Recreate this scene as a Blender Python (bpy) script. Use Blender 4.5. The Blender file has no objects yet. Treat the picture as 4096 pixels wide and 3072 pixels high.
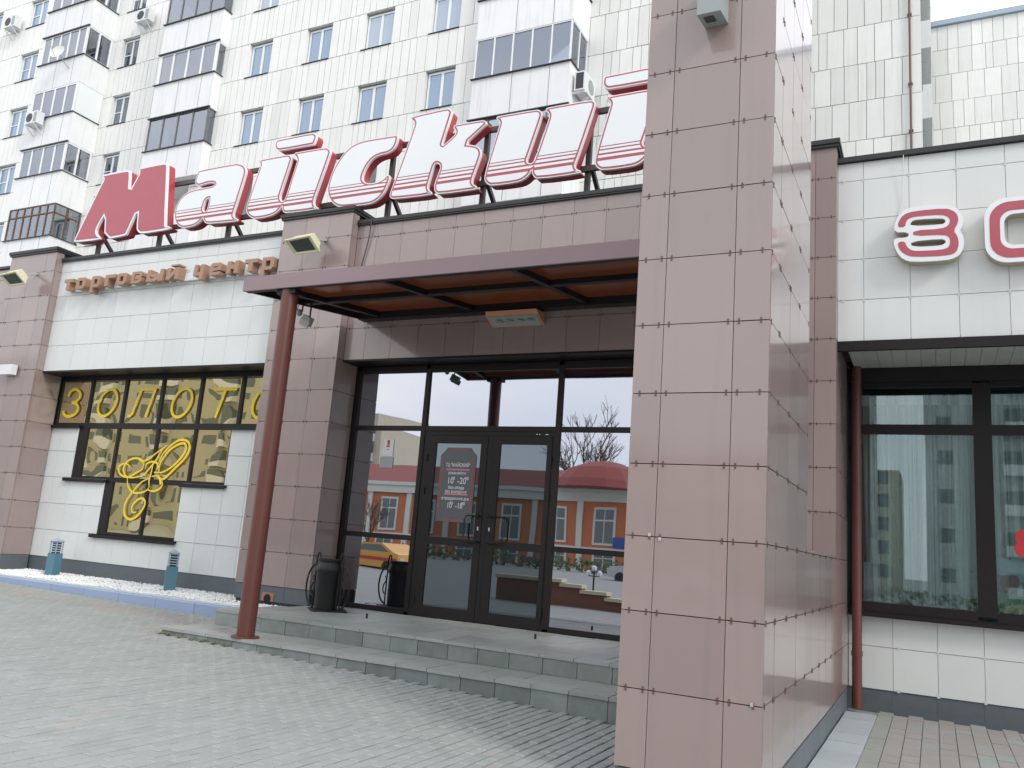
import bpy, bmesh, math, random
from mathutils import Vector, Matrix
from mathutils.geometry import tessellate_polygon
random.seed(7)
H = 1.8            # metres between the camera and the datum used for the heights below
SC = bpy.context.scene
COL = SC.collection
R = math.radians

# ------------------------------------------------------------------ camera
cam = bpy.data.cameras.new('camera')
cam.sensor_width = 36.0
cam.lens = 29.466
cam.clip_start = 0.05
cam.clip_end = 1200
camo = bpy.data.objects.new('camera', cam)
COL.objects.link(camo)
camo.matrix_world = Matrix(((0.894267, 0.016906, 0.447215, 0),
                            (0.441031, -0.203030, -0.874226, 0),
                            (0.076018, 0.979027, -0.189019, H),
                            (0, 0, 0, 1)))
SC.camera = camo

# ------------------------------------------------------------------ sky and sun (bright overcast)
W = bpy.data.worlds.new('World')
SC.world = W
W.use_nodes = True
nt = W.node_tree
bg = nt.nodes['Background']
sky = nt.nodes.new('ShaderNodeTexSky')
sky.sky_type = 'NISHITA'
sky.sun_disc = False
sky.sun_elevation = R(39)
sky.sun_rotation = R(125)
sky.dust_density = 3.0
tc = nt.nodes.new('ShaderNodeTexCoord')
nz = nt.nodes.new('ShaderNodeTexNoise')
nz.inputs['Scale'].default_value = 2.2
nz.inputs['Detail'].default_value = 5
mp = nt.nodes.new('ShaderNodeMapping')
mp.inputs['Scale'].default_value = (1, 1, 2.6)
cr = nt.nodes.new('ShaderNodeValToRGB')
cr.color_ramp.elements[0].position = 0.3
cr.color_ramp.elements[0].color = (0.72, 0.76, 0.84, 1)
cr.color_ramp.elements[1].position = 0.7
cr.color_ramp.elements[1].color = (1.0, 1.0, 1.0, 1)
vm = nt.nodes.new('ShaderNodeVectorMath')
vm.operation = 'SCALE'
vm.inputs['Scale'].default_value = 19.5
mx = nt.nodes.new('ShaderNodeMix')
mx.data_type = 'RGBA'
mx.inputs['Factor'].default_value = 0.86
nt.links.new(tc.outputs['Generated'], mp.inputs['Vector'])
nt.links.new(mp.outputs['Vector'], nz.inputs['Vector'])
nt.links.new(nz.outputs['Fac'], cr.inputs['Fac'])
nt.links.new(cr.outputs['Color'], vm.inputs[0])
nt.links.new(sky.outputs['Color'], mx.inputs['A'])
nt.links.new(vm.outputs['Vector'], mx.inputs['B'])
nt.links.new(mx.outputs['Result'], bg.inputs['Color'])
bg.inputs['Strength'].default_value = 0.1

sun = bpy.data.lights.new('sun', 'SUN')
sun.energy = 1.5
sun.angle = R(12)
sun.color = (1.0, 0.96, 0.9)
suno = bpy.data.objects.new('sun', sun)
COL.objects.link(suno)
suno.rotation_euler = Vector((-0.95, 0.42, -0.75)).to_track_quat('-Z', 'Y').to_euler()
suno.location = (20, -20, 40)

SC.view_settings.view_transform = 'Standard'
SC.view_settings.look = 'None'
SC.view_settings.gamma = 1
SC.view_settings.exposure = 0.0
SC.view_settings.use_curve_mapping = False
SC.cycles.use_denoising = True
SC.cycles.max_bounces = 8
SC.cycles.transparent_max_bounces = 12

# ------------------------------------------------------------------ materials
MATS = {}


def mat(name, col, rough=0.6, metal=0.0, spec=0.5, vary=0.0, noise=None, bump=None, alpha=None,
        coat=0.0, trans=0.0, scale_vec=None, streak=None):
    """principled material; vary = value change per object; noise = (scale, amount, dark colour);
    bump = (scale, strength); streak = (amount, colour) vertical dirt runs"""
    m = bpy.data.materials.new(name)
    m.use_nodes = True
    t = m.node_tree
    b = t.nodes['Principled BSDF']
    b.inputs['Roughness'].default_value = rough
    b.inputs['Metallic'].default_value = metal
    b.inputs['Specular IOR Level'].default_value = spec
    if coat:
        b.inputs['Coat Weight'].default_value = coat
        b.inputs['Coat Roughness'].default_value = 0.07
        b.inputs['Coat IOR'].default_value = 1.6
    if trans:
        b.inputs['Transmission Weight'].default_value = trans
    rgb = t.nodes.new('ShaderNodeRGB')
    rgb.outputs[0].default_value = (*col, 1)
    cur = rgb.outputs[0]
    geo = t.nodes.new('ShaderNodeNewGeometry')
    vec = geo.outputs['Position']
    if noise:
        n = t.nodes.new('ShaderNodeTexNoise')
        n.inputs['Scale'].default_value = noise[0]
        n.inputs['Detail'].default_value = 6
        n.inputs['Roughness'].default_value = 0.65
        t.links.new(vec, n.inputs['Vector'])
        r = t.nodes.new('ShaderNodeValToRGB')
        r.color_ramp.elements[0].position = 0.38
        r.color_ramp.elements[1].position = 0.72
        t.links.new(n.outputs['Fac'], r.inputs['Fac'])
        mm = t.nodes.new('ShaderNodeMath')
        mm.operation = 'MULTIPLY'
        mm.inputs[1].default_value = noise[1]
        t.links.new(r.outputs['Color'], mm.inputs[0])
        x = t.nodes.new('ShaderNodeMix')
        x.data_type = 'RGBA'
        t.links.new(mm.outputs[0], x.inputs['Factor'])
        t.links.new(cur, x.inputs['A'])
        x.inputs['B'].default_value = (*noise[2], 1)
        cur = x.outputs['Result']
    if streak:
        mp = t.nodes.new('ShaderNodeMapping')
        mp.inputs['Scale'].default_value = (9, 9, 0.5)
        t.links.new(vec, mp.inputs['Vector'])
        n = t.nodes.new('ShaderNodeTexNoise')
        n.inputs['Scale'].default_value = 1.0
        n.inputs['Detail'].default_value = 7
        t.links.new(mp.outputs['Vector'], n.inputs['Vector'])
        r = t.nodes.new('ShaderNodeValToRGB')
        r.color_ramp.elements[0].position = 0.52
        r.color_ramp.elements[1].position = 0.82
        t.links.new(n.outputs['Fac'], r.inputs['Fac'])
        mm = t.nodes.new('ShaderNodeMath')
        mm.operation = 'MULTIPLY'
        mm.inputs[1].default_value = streak[0]
        t.links.new(r.outputs['Color'], mm.inputs[0])
        x = t.nodes.new('ShaderNodeMix')
        x.data_type = 'RGBA'
        t.links.new(mm.outputs[0], x.inputs['Factor'])
        t.links.new(cur, x.inputs['A'])
        x.inputs['B'].default_value = (*streak[1], 1)
        cur = x.outputs['Result']
    if vary:
        oi = t.nodes.new('ShaderNodeObjectInfo')
        mr = t.nodes.new('ShaderNodeMapRange')
        mr.inputs['To Min'].default_value = 1 - vary
        mr.inputs['To Max'].default_value = 1 + vary
        t.links.new(oi.outputs['Random'], mr.inputs['Value'])
        hs = t.nodes.new('ShaderNodeHueSaturation')
        t.links.new(mr.outputs['Result'], hs.inputs['Value'])
        t.links.new(cur, hs.inputs['Color'])
        cur = hs.outputs['Color']
    t.links.new(cur, b.inputs['Base Color'])
    if bump:
        n = t.nodes.new('ShaderNodeTexNoise')
        n.inputs['Scale'].default_value = bump[0]
        n.inputs['Detail'].default_value = 3
        t.links.new(vec, n.inputs['Vector'])
        bp = t.nodes.new('ShaderNodeBump')
        bp.inputs['Strength'].default_value = bump[1]
        bp.inputs['Distance'].default_value = bump[2] if len(bump) > 2 else 0.01
        t.links.new(n.outputs['Fac'], bp.inputs['Height'])
        t.links.new(bp.outputs['Normal'], b.inputs['Normal'])
    MATS[name] = m
    return m


def pane_mat(name, refl, tint, body, see=0.0, bump=None):
    """reflective window glass: a mirror share over a body that may let light through"""
    m = bpy.data.materials.new(name)
    m.use_nodes = True
    t = m.node_tree
    for n in list(t.nodes):
        t.nodes.remove(n)
    out = t.nodes.new('ShaderNodeOutputMaterial')
    g = t.nodes.new('ShaderNodeBsdfGlossy')
    g.inputs['Roughness'].default_value = 0.01
    g.inputs['Color'].default_value = (*tint, 1)
    if see > 0:
        b1 = t.nodes.new('ShaderNodeBsdfTransparent')
        b1.inputs['Color'].default_value = (*body, 1)
    else:
        b1 = t.nodes.new('ShaderNodeBsdfDiffuse')
        b1.inputs['Color'].default_value = (*body, 1)
    x = t.nodes.new('ShaderNodeMixShader')
    fr = t.nodes.new('ShaderNodeLayerWeight')
    fr.inputs['Blend'].default_value = 0.35
    mr = t.nodes.new('ShaderNodeMapRange')
    mr.inputs['To Min'].default_value = refl
    mr.inputs['To Max'].default_value = 0.95
    t.links.new(fr.outputs['Fresnel'], mr.inputs['Value'])
    t.links.new(mr.outputs['Result'], x.inputs['Fac'])
    t.links.new(b1.outputs[0], x.inputs[1])
    t.links.new(g.outputs[0], x.inputs[2])
    t.links.new(x.outputs[0], out.inputs['Surface'])
    if bump:
        geo = t.nodes.new('ShaderNodeNewGeometry')
        n = t.nodes.new('ShaderNodeTexNoise')
        n.inputs['Scale'].default_value = bump[0]
        n.inputs['Detail'].default_value = 1.0
        t.links.new(geo.outputs['Position'], n.inputs['Vector'])
        bp = t.nodes.new('ShaderNodeBump')
        bp.inputs['Strength'].default_value = 1.0
        bp.inputs['Distance'].default_value = bump[1]
        t.links.new(n.outputs['Fac'], bp.inputs['Height'])
        t.links.new(bp.outputs['Normal'], g.inputs['Normal'])
    MATS[name] = m
    return m


mat('granite', (0.305, 0.238, 0.224), 0.30, spec=0.5, coat=0.72, vary=0.085, noise=(260, 0.35, (0.20, 0.155, 0.145)), bump=(1.3, 0.25, 0.004), streak=(0.34, (0.21, 0.18, 0.17)))
mat('white_tile', (0.68, 0.705, 0.695), 0.22, spec=0.45, vary=0.03, noise=(1.1, 0.16, (0.54, 0.57, 0.55)), bump=(1.5, 0.2, 0.003), streak=(0.10, (0.5, 0.52, 0.47)))
mat('core', (0.05, 0.045, 0.045), 0.9)
mat('core_light', (0.50, 0.51, 0.50), 0.9)
mat('clip', (0.16, 0.085, 0.075), 0.45, metal=0.4)
mat('clip_white', (0.6, 0.63, 0.62), 0.45)
mat('flashing', (0.024, 0.025, 0.026), 0.42, bump=(8, 0.3, 0.01))
mat('plinth', (0.105, 0.125, 0.14), 0.5, noise=(9, 0.4, (0.07, 0.085, 0.095)), vary=0.05)
mat('frame', (0.014, 0.011, 0.0115), 0.42, spec=0.28)
mat('door_frame', (0.014, 0.012, 0.0125), 0.42, spec=0.28)
mat('rust_paint', (0.125, 0.04, 0.03), 0.38, spec=0.5, noise=(3, 0.25, (0.11, 0.035, 0.028)))
mat('canopy_edge', (0.27, 0.19, 0.205), 0.35, noise=(2, 0.15, (0.2, 0.15, 0.16)))
mat('dark_steel', (0.014, 0.013, 0.014), 0.45, spec=0.3)
mat('sign_steel', (0.075, 0.062, 0.062), 0.5)
mat('sign_white', (0.80, 0.83, 0.85), 0.28, noise=(1.2, 0.08, (0.62, 0.66, 0.68)))
mat('sign_red', (0.43, 0.085, 0.115), 0.3, noise=(2.5, 0.2, (0.48, 0.13, 0.16)))
mat('sign_side', (0.43, 0.055, 0.07), 0.32)
mat('sign_brown', (0.36, 0.215, 0.145), 0.42, noise=(20, 0.2, (0.33, 0.17, 0.10)))
mat('letter_cream', (0.50, 0.43, 0.31), 0.4)
mat('yellow_film', (0.80, 0.60, 0.03), 0.45)
mat('red_film', (0.55, 0.03, 0.04), 0.45)
mat('white_film', (0.75, 0.77, 0.8), 0.5)
mat('pink_film', (0.70, 0.20, 0.29), 0.5)
mat('apt_panel', (0.80, 0.81, 0.785), 0.75, vary=0.07, noise=(1.2, 0.28, (0.66, 0.68, 0.64)), streak=(0.32, (0.50, 0.48, 0.42)))
mat('apt_joint', (0.24, 0.265, 0.245), 0.9)
mat('apt_dark', (0.20, 0.215, 0.20), 0.9)
mat('balcony', (0.82, 0.83, 0.84), 0.7, vary=0.03, noise=(2.5, 0.25, (0.68, 0.70, 0.70)), streak=(0.45, (0.46, 0.46, 0.42)))
mat('pvc', (0.80, 0.83, 0.84), 0.35)
mat('old_frame', (0.16, 0.17, 0.17), 0.5)
mat('wood_frame', (0.17, 0.105, 0.06), 0.7, noise=(12, 0.5, (0.08, 0.06, 0.045)))
mat('reveal', (0.42, 0.44, 0.40), 0.8)
mat('room', (0.60, 0.58, 0.52), 0.8)
mat('curtain', (0.86, 0.88, 0.90), 0.8)
mat('ac_white', (0.72, 0.74, 0.74), 0.45)
mat('ac_dark', (0.03, 0.035, 0.05), 0.5)
mat('dish', (0.72, 0.73, 0.72), 0.5)
mat('lamp_cream', (0.66, 0.66, 0.44), 0.4)
mat('lamp_glass', (0.025, 0.03, 0.028), 0.08, spec=0.7)
mat('lamp_grey', (0.30, 0.345, 0.335), 0.45)
mat('bright_metal', (0.62, 0.64, 0.65), 0.3, metal=0.7)
mat('diffuser', (0.34, 0.36, 0.34), 0.35)
mat('orange_case', (0.55, 0.24, 0.13), 0.45)
mat('kerb', (0.29, 0.365, 0.52), 0.55, vary=0.05, noise=(3, 0.25, (0.28, 0.36, 0.5)))
mat('gravel', (0.80, 0.81, 0.80), 0.7)
mat('gravel_bed', (0.62, 0.64, 0.64), 0.9)
mat('bollard', (0.085, 0.21, 0.275), 0.45, noise=(6, 0.2, (0.06, 0.16, 0.21)))
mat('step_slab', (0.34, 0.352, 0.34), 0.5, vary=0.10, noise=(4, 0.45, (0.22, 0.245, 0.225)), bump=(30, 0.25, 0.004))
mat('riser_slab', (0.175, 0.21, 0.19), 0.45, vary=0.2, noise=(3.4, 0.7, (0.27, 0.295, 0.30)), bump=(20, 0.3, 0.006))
mat('moss', (0.13, 0.15, 0.085), 0.9)
mat('iron', (0.018, 0.018, 0.019), 0.42, metal=0.3)
mat('rubber', (0.03, 0.025, 0.025), 0.85, bump=(60, 0.6, 0.01))
mat('pipe_orange', (0.34, 0.17, 0.12), 0.7)
mat('black', (0.006, 0.006, 0.006), 0.8)
mat('soffit', (0.50, 0.53, 0.50), 0.4, vary=0.04, noise=(3, 0.2, (0.38, 0.41, 0.37)))
mat('ground', (0.30, 0.312, 0.305), 0.9, noise=(0.6, 0.3, (0.2, 0.21, 0.2)))
PAV = []
for i, c in enumerate([(0.318, 0.338, 0.330), (0.306, 0.328, 0.320), (0.330, 0.350, 0.342), (0.296, 0.320, 0.308),
                       (0.330, 0.314, 0.300), (0.340, 0.326, 0.312), (0.312, 0.334, 0.298)]):
    PAV.append(mat('paver_%d' % i, c, 0.62, noise=(1.6, 0.42, tuple(v * 0.74 for v in c)), bump=(60, 0.25, 0.004)))
mat('concrete', (0.40, 0.44, 0.46), 0.7, vary=0.06, noise=(5, 0.35, (0.3, 0.33, 0.35)))
mat('galv_blue', (0.34, 0.42, 0.50), 0.4)
mat('pipe_rust', (0.17, 0.115, 0.11), 0.7, noise=(4, 0.6, (0.10, 0.08, 0.085)))
mat('stain_green', (0.30, 0.33, 0.30), 0.9)
mat('cable', (0.07, 0.06, 0.07), 0.7)
# surroundings seen in the glass
mat('orange_wall', (0.56, 0.19, 0.085), 0.8, noise=(0.5, 0.3, (0.47, 0.15, 0.07)))
mat('trim_white', (0.66, 0.68, 0.62), 0.7)
mat('roof_red', (0.26, 0.055, 0.045), 0.6)
mat('glass_dark', (0.13, 0.16, 0.165), 0.12)
mat('cream_wall', (0.56, 0.53, 0.42), 0.8, noise=(0.3, 0.3, (0.46, 0.43, 0.34)))
mat('block_grey', (0.50, 0.52, 0.52), 0.8)
mat('bark', (0.11, 0.09, 0.07), 0.9)
mat('leaf', (0.06, 0.09, 0.035), 0.8)
mat('taxi', (0.72, 0.35, 0.02), 0.3, coat=0.5)
mat('taxi_red', (0.5, 0.03, 0.02), 0.4)
mat('silver', (0.5, 0.53, 0.55), 0.3, metal=0.3)
mat('brick', (0.21, 0.095, 0.06), 0.8, noise=(4, 0.3, (0.15, 0.07, 0.05)))
mat('cream_cap', (0.62, 0.58, 0.42), 0.7)
mat('blue_sign', (0.02, 0.08, 0.35), 0.4)
mat('grass', (0.10, 0.12, 0.03), 0.9)
mat('globe', (0.8, 0.82, 0.8), 0.3)
pane_mat('entry_glass', 0.56, (0.78, 0.80, 0.87), (0.012, 0.012, 0.014), bump=(0.7, 0.0016))
pane_mat('door_glass', 0.17, (0.66, 0.76, 0.84), (0.012, 0.014, 0.016), bump=(0.8, 0.0012))
pane_mat('gold_glass', 0.72, (0.84, 0.73, 0.46), (0.05, 0.042, 0.02), bump=(0.85, 0.011))
pane_mat('shop_glass', 0.10, (0.62, 0.72, 0.75), (0.90, 0.97, 0.95), see=1)
pane_mat('apt_glass', 0.22, (0.75, 0.85, 1.0), (0.10, 0.17, 0.26))
pane_mat('apt_glass_light', 0.2, (0.8, 0.88, 1.0), (0.30, 0.36, 0.42))
pane_mat('apt_glass_dark', 0.16, (0.8, 0.9, 1.0), (0.045, 0.055, 0.065))
pane_mat('balcony_glass', 0.26, (0.72, 0.76, 0.84), (0.86, 0.88, 0.90), see=1)
# canopy sheets: brown plastic that lets a little light through
m = mat('canopy_sheet', (0.12, 0.06, 0.038), 0.16, spec=0.7, bump=(2.0, 0.5, 0.01))
t = m.node_tree
tr = t.nodes.new('ShaderNodeBsdfTranslucent')
tr.inputs['Color'].default_value = (0.33, 0.16, 0.085, 1)
xx = t.nodes.new('ShaderNodeMixShader')
xx.inputs['Fac'].default_value = 0.46
t.links.new(t.nodes['Principled BSDF'].outputs[0], xx.inputs[1])
t.links.new(tr.outputs[0], xx.inputs[2])
t.links.new(xx.outputs[0], t.nodes['Material Output'].inputs['Surface'])
# net curtain: thin cloth
m = MATS['curtain']
t = m.node_tree
tr = t.nodes.new('ShaderNodeBsdfTranslucent')
tr.inputs['Color'].default_value = (0.7, 0.72, 0.74, 1)
tp = t.nodes.new('ShaderNodeBsdfTransparent')
x1 = t.nodes.new('ShaderNodeMixShader')
x1.inputs['Fac'].default_value = 0.15
x2 = t.nodes.new('ShaderNodeMixShader')
x2.inputs['Fac'].default_value = 0.12
t.links.new(t.nodes['Principled BSDF'].outputs[0], x1.inputs[1])
t.links.new(tr.outputs[0], x1.inputs[2])
t.links.new(x1.outputs[0], x2.inputs[1])
t.links.new(tp.outputs[0], x2.inputs[2])
cg = t.nodes.new('ShaderNodeNewGeometry')
cm = t.nodes.new('ShaderNodeMapping')
cm.inputs['Scale'].default_value = (9, 9, 0.25)
cn = t.nodes.new('ShaderNodeTexNoise')
cn.inputs['Scale'].default_value = 1.0
cn.inputs['Detail'].default_value = 4
cr2 = t.nodes.new('ShaderNodeMapRange')
cr2.inputs['From Min'].default_value = 0.38
cr2.inputs['From Max'].default_value = 0.62
cr2.inputs['To Min'].default_value = 0.80
cr2.inputs['To Max'].default_value = 0.03
t.links.new(cg.outputs['Position'], cm.inputs['Vector'])
t.links.new(cm.outputs['Vector'], cn.inputs['Vector'])
t.links.new(cn.outputs['Fac'], cr2.inputs['Value'])
t.links.new(cr2.outputs['Result'], x2.inputs['Fac'])
t.links.new(x2.outputs[0], t.nodes['Material Output'].inputs['Surface'])


# ------------------------------------------------------------------ mesh helpers (heights are given from the camera's eye level)
class MB:
    def __init__(s):
        s.v, s.f, s.m = [], [], []

    def add(s, vs, fs, mi=0):
        n = len(s.v)
        s.v += [tuple(p) for p in vs]
        for f in fs:
            s.f.append(tuple(i + n for i in f))
            s.m.append(mi)
        return s

    def box(s, x0, x1, y0, y1, z0, z1, mi=0):
        if x0 > x1: x0, x1 = x1, x0
        if y0 > y1: y0, y1 = y1, y0
        if z0 > z1: z0, z1 = z1, z0
        return s.add([(x0, y0, z0), (x1, y0, z0), (x1, y1, z0), (x0, y1, z0), (x0, y0, z1), (x1, y0, z1), (x1, y1, z1), (x0, y1, z1)],
                     [(0, 3, 2, 1), (4, 5, 6, 7), (0, 1, 5, 4), (1, 2, 6, 5), (2, 3, 7, 6), (3, 0, 4, 7)], mi)

    def bar(s, a, b, w, h=None, mi=0):
        """square bar between two points"""
        h = h or w
        a, b = Vector(a), Vector(b)
        d = (b - a).normalized()
        u = d.cross(Vector((0, 0, 1)))
        if u.length < 1e-4: u = Vector((1, 0, 0))
        u.normalize()
        n = u.cross(d).normalized()
        vs = []
        for p in (a, b):
            for i, j in ((-1, -1), (1, -1), (1, 1), (-1, 1)):
                vs.append(p + u * i * w / 2 + n * j * h / 2)
        return s.add(vs, [(0, 1, 2, 3), (7, 6, 5, 4), (0, 4, 5, 1), (1, 5, 6, 2), (2, 6, 7, 3), (3, 7, 4, 0)], mi)

    def tube(s, pts, r, n=8, mi=0, cap=True):
        pts = [Vector(p) for p in pts]
        rs = r if isinstance(r, (list, tuple)) else [r] * len(pts)
        base = len(s.v)
        up = Vector((0.3, 0.2, 1)).normalized()
        for i, p in enumerate(pts):
            d = (pts[min(i + 1, len(pts) - 1)] - pts[max(i - 1, 0)]).normalized()
            u = d.cross(up)
            if u.length < 1e-3: u = d.cross(Vector((1, 0, 0)))
            u.normalize()
            w = u.cross(d).normalized()
            for k in range(n):
                a = 2 * math.pi * k / n
                s.v.append(tuple(p + (u * math.cos(a) + w * math.sin(a)) * rs[i]))
        for i in range(len(pts) - 1):
            for k in range(n):
                k2 = (k + 1) % n
                s.f.append((base + i * n + k, base + i * n + k2, base + (i + 1) * n + k2, base + (i + 1) * n + k))
                s.m.append(mi)
        if cap:
            s.f.append(tuple(base + k for k in range(n))[::-1]); s.m.append(mi)
            s.f.append(tuple(base + (len(pts) - 1) * n + k for k in range(n))); s.m.append(mi)
        return s

    def lathe(s, c, prof, n=20, mi=0):
        base = len(s.v)
        for (r, z) in prof:
            for k in range(n):
                a = 2 * math.pi * k / n
                s.v.append((c[0] + r * math.cos(a), c[1] + r * math.sin(a), c[2] + z))
        for i in range(len(prof) - 1):
            for k in range(n):
                k2 = (k + 1) % n
                s.f.append((base + i * n + k, base + i * n + k2, base + (i + 1) * n + k2, base + (i + 1) * n + k)); s.m.append(mi)
        s.f.append(tuple(base + k for k in range(n))[::-1]); s.m.append(mi)
        s.f.append(tuple(base + (len(prof) - 1) * n + k for k in range(n))); s.m.append(mi)
        return s

    def prism(s, loops, y0, y1, front=True, back=True, mi=0, side=True):
        """loops: outline and holes as (x, z) lists; extruded from y0 to y1"""
        tess = tessellate_polygon([[Vector((p[0], p[1], 0)) for p in lp] for lp in loops])
        flat = [p for lp in loops for p in lp]
        n = len(flat)
        base = len(s.v)
        s.v += [(p[0], y0, p[1]) for p in flat]
        if side or back:
            s.v += [(p[0], y1, p[1]) for p in flat]
        for t3 in tess:
            a, b, c = [flat[i] for i in t3]
            cr = (b[0] - a[0]) * (c[1] - a[1]) - (b[1] - a[1]) * (c[0] - a[0])
            t3 = t3 if cr > 0 else t3[::-1]
            if front:
                s.f.append((base + t3[0], base + t3[1], base + t3[2])); s.m.append(mi)
            if back:
                s.f.append((base + n + t3[2], base + n + t3[1], base + n + t3[0])); s.m.append(mi)
        if side:
            o = 0
            for lp in loops:
                k = len(lp)
                ar = area(lp)
                for i in range(k):
                    j = (i + 1) % k
                    q = (base + o + i, base + n + o + i, base + n + o + j, base + o + j)
                    outer = (lp is loops[0])
                    if (ar > 0) != outer: q = q[::-1]
                    s.f.append(q[::-1]); s.m.append(mi)
                o += k
        return s

    def ribbon(s, pts, w, y, th=0.002, mi=0, closed=False):
        """flat band of width w along (x, z) points, lying in the plane y"""
        n = len(pts)
        L, Rr = [], []
        for i, p in enumerate(pts):
            a = pts[i - 1] if (closed or i > 0) else p
            b = pts[(i + 1) % n] if (closed or i < n - 1) else p
            dx, dz = b[0] - a[0], b[1] - a[1]
            l = math.hypot(dx, dz) or 1
            nx, nz = -dz / l, dx / l
            ww = w[i] if isinstance(w, (list, tuple)) else w
            L.append((p[0] + nx * ww / 2, p[1] + nz * ww / 2)); Rr.append((p[0] - nx * ww / 2, p[1] - nz * ww / 2))
        base = len(s.v)
        for l, r in zip(L, Rr):
            s.v.append((l[0], y, l[1])); s.v.append((r[0], y, r[1]))
        for i in range(n if closed else n - 1):
            j = (i + 1) % n
            s.f.append((base + 2 * i, base + 2 * i + 1, base + 2 * j + 1, base + 2 * j)); s.m.append(mi)
        return s


def area(lp):
    return sum(lp[i][0] * lp[(i + 1) % len(lp)][1] - lp[(i + 1) % len(lp)][0] * lp[i][1] for i in range(len(lp))) / 2


def inset(lp, d):
    """move an outline inwards by d (a hole outline passed with negative d grows)"""
    n = len(lp)
    s = 1 if area(lp) > 0 else -1
    out = []
    for i in range(n):
        a, p, b = lp[i - 1], lp[i], lp[(i + 1) % n]
        d1 = Vector((p[0] - a[0], p[1] - a[1])); d2 = Vector((b[0] - p[0], b[1] - p[1]))
        d1.normalize(); d2.normalize()
        n1 = Vector((-d1.y, d1.x)) * s; n2 = Vector((-d2.y, d2.x)) * s
        m = (n1 + n2)
        if m.length < 0.2: m = n1.copy()
        m.normalize()
        c = max(0.45, m.dot(n1))
        q = Vector(p) + m * d / c
        out.append((q.x, q.y))
    return out


def smooth(lp, it=1, closed=True):
    for _ in range(it):
        o = []
        n = len(lp)
        rng = range(n) if closed else range(n - 1)
        if not closed: o.append(lp[0])
        for i in rng:
            a, b = lp[i], lp[(i + 1) % n]
            o.append((a[0] * .75 + b[0] * .25, a[1] * .75 + b[1] * .25))
            o.append((a[0] * .25 + b[0] * .75, a[1] * .25 + b[1] * .75))
        if not closed: o.append(lp[-1])
        lp = o
    return lp


def catmull(pts, k=6):
    o = []
    n = len(pts)
    for i in range(n - 1):
        p0, p1, p2, p3 = pts[max(i - 1, 0)], pts[i], pts[i + 1], pts[min(i + 2, n - 1)]
        for j in range(k):
            t = j / k
            o.append(tuple(0.5 * ((2 * p1[c]) + (-p0[c] + p2[c]) * t + (2 * p0[c] - 5 * p1[c] + 4 * p2[c] - p3[c]) * t * t
                                  + (-p0[c] + 3 * p1[c] - 3 * p2[c] + p3[c]) * t ** 3) for c in (0, 1)))
    o.append(pts[-1])
    return o


ORG = {}


def thing(name, label, cat, base, group=None, rz=0.0):
    o = bpy.data.objects.new(name, None)
    o.empty_display_size = 0.3
    COL.objects.link(o)
    o.location = (base[0], base[1], base[2] + H)
    o.rotation_euler = (0, 0, rz)
    o['label'] = label
    o['category'] = cat
    if group: o['group'] = group
    ORG[o.name] = Vector((base[0], base[1], base[2]))
    return o


def mesh_of(name, mb, mats, off):
    me = bpy.data.meshes.new(name)
    me.from_pydata([(x - off[0], y - off[1], z - off[2]) for x, y, z in mb.v], [], mb.f)
    if not isinstance(mats, (list, tuple)): mats = [mats]
    for m_ in mats: me.materials.append(MATS[m_])
    if len(mats) > 1: me.polygons.foreach_set('material_index', mb.m)
    me.update()
    return me


def part(name, mb, mats, parent=None, kind=None, shade=False, local=False, label=None):
    """link a mesh; its points are in scene coordinates unless local"""
    if parent is not None:
        off = Vector((0, 0, 0)) if local else ORG[parent.name]
    else:
        off = Vector((0, 0, -H))
    me = mesh_of(name, mb, mats, off)
    o = bpy.data.objects.new(name, me)
    COL.objects.link(o)
    if parent is not None:
        o.parent = parent
        ORG[o.name] = ORG[parent.name]
    if kind: o['kind'] = kind
    if label: o['label'] = label
    if shade:
        me.polygons.foreach_set('use_smooth', [True] * len(me.polygons))
        try:
            me.set_sharp_from_angle(angle=R(40))
        except Exception:
            pass
    return o


def inst(name, me, parent, p, rot=None):
    o = bpy.data.objects.new(name, me)
    COL.objects.link(o)
    if parent is not None:
        o.parent = parent
        o.location = Vector(p) - ORG[parent.name]
    else:
        o.location = (p[0], p[1], p[2] + H)
    if rot: o.rotation_euler = rot
    ORG[o.name] = Vector(p)
    return o


def single(name, mb, mats, label, cat, group=None, kind=None, shade=False):
    o = part(name, mb, mats, None, kind, shade)
    o['label'] = label
    o['category'] = cat
    if group: o['group'] = group
    return o


def copy_tree(root, delta, label=None):
    def rec(o, par):
        c = o.copy()
        COL.objects.link(c)
        c.parent = par
        for ch in [q for q in o.children]:
            rec(ch, c)
        return c
    c = rec(root, None)
    c.location = root.location + Vector(delta)
    if label: c['label'] = label
    return c


TC = {}


def tile_mesh(w, h, th, m_, axis):
    key = (round(w, 3), round(h, 3), th, m_, axis)
    if key not in TC:
        b = MB()
        if axis == 'y':
            b.box(-w / 2, w / 2, 0, th, -h / 2, h / 2)
        else:
            b.box(-th, 0, -w / 2, w / 2, -h / 2, h / 2)
        TC[key] = mesh_of('tile', b, m_, (0, 0, 0))
    return TC[key]


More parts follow.
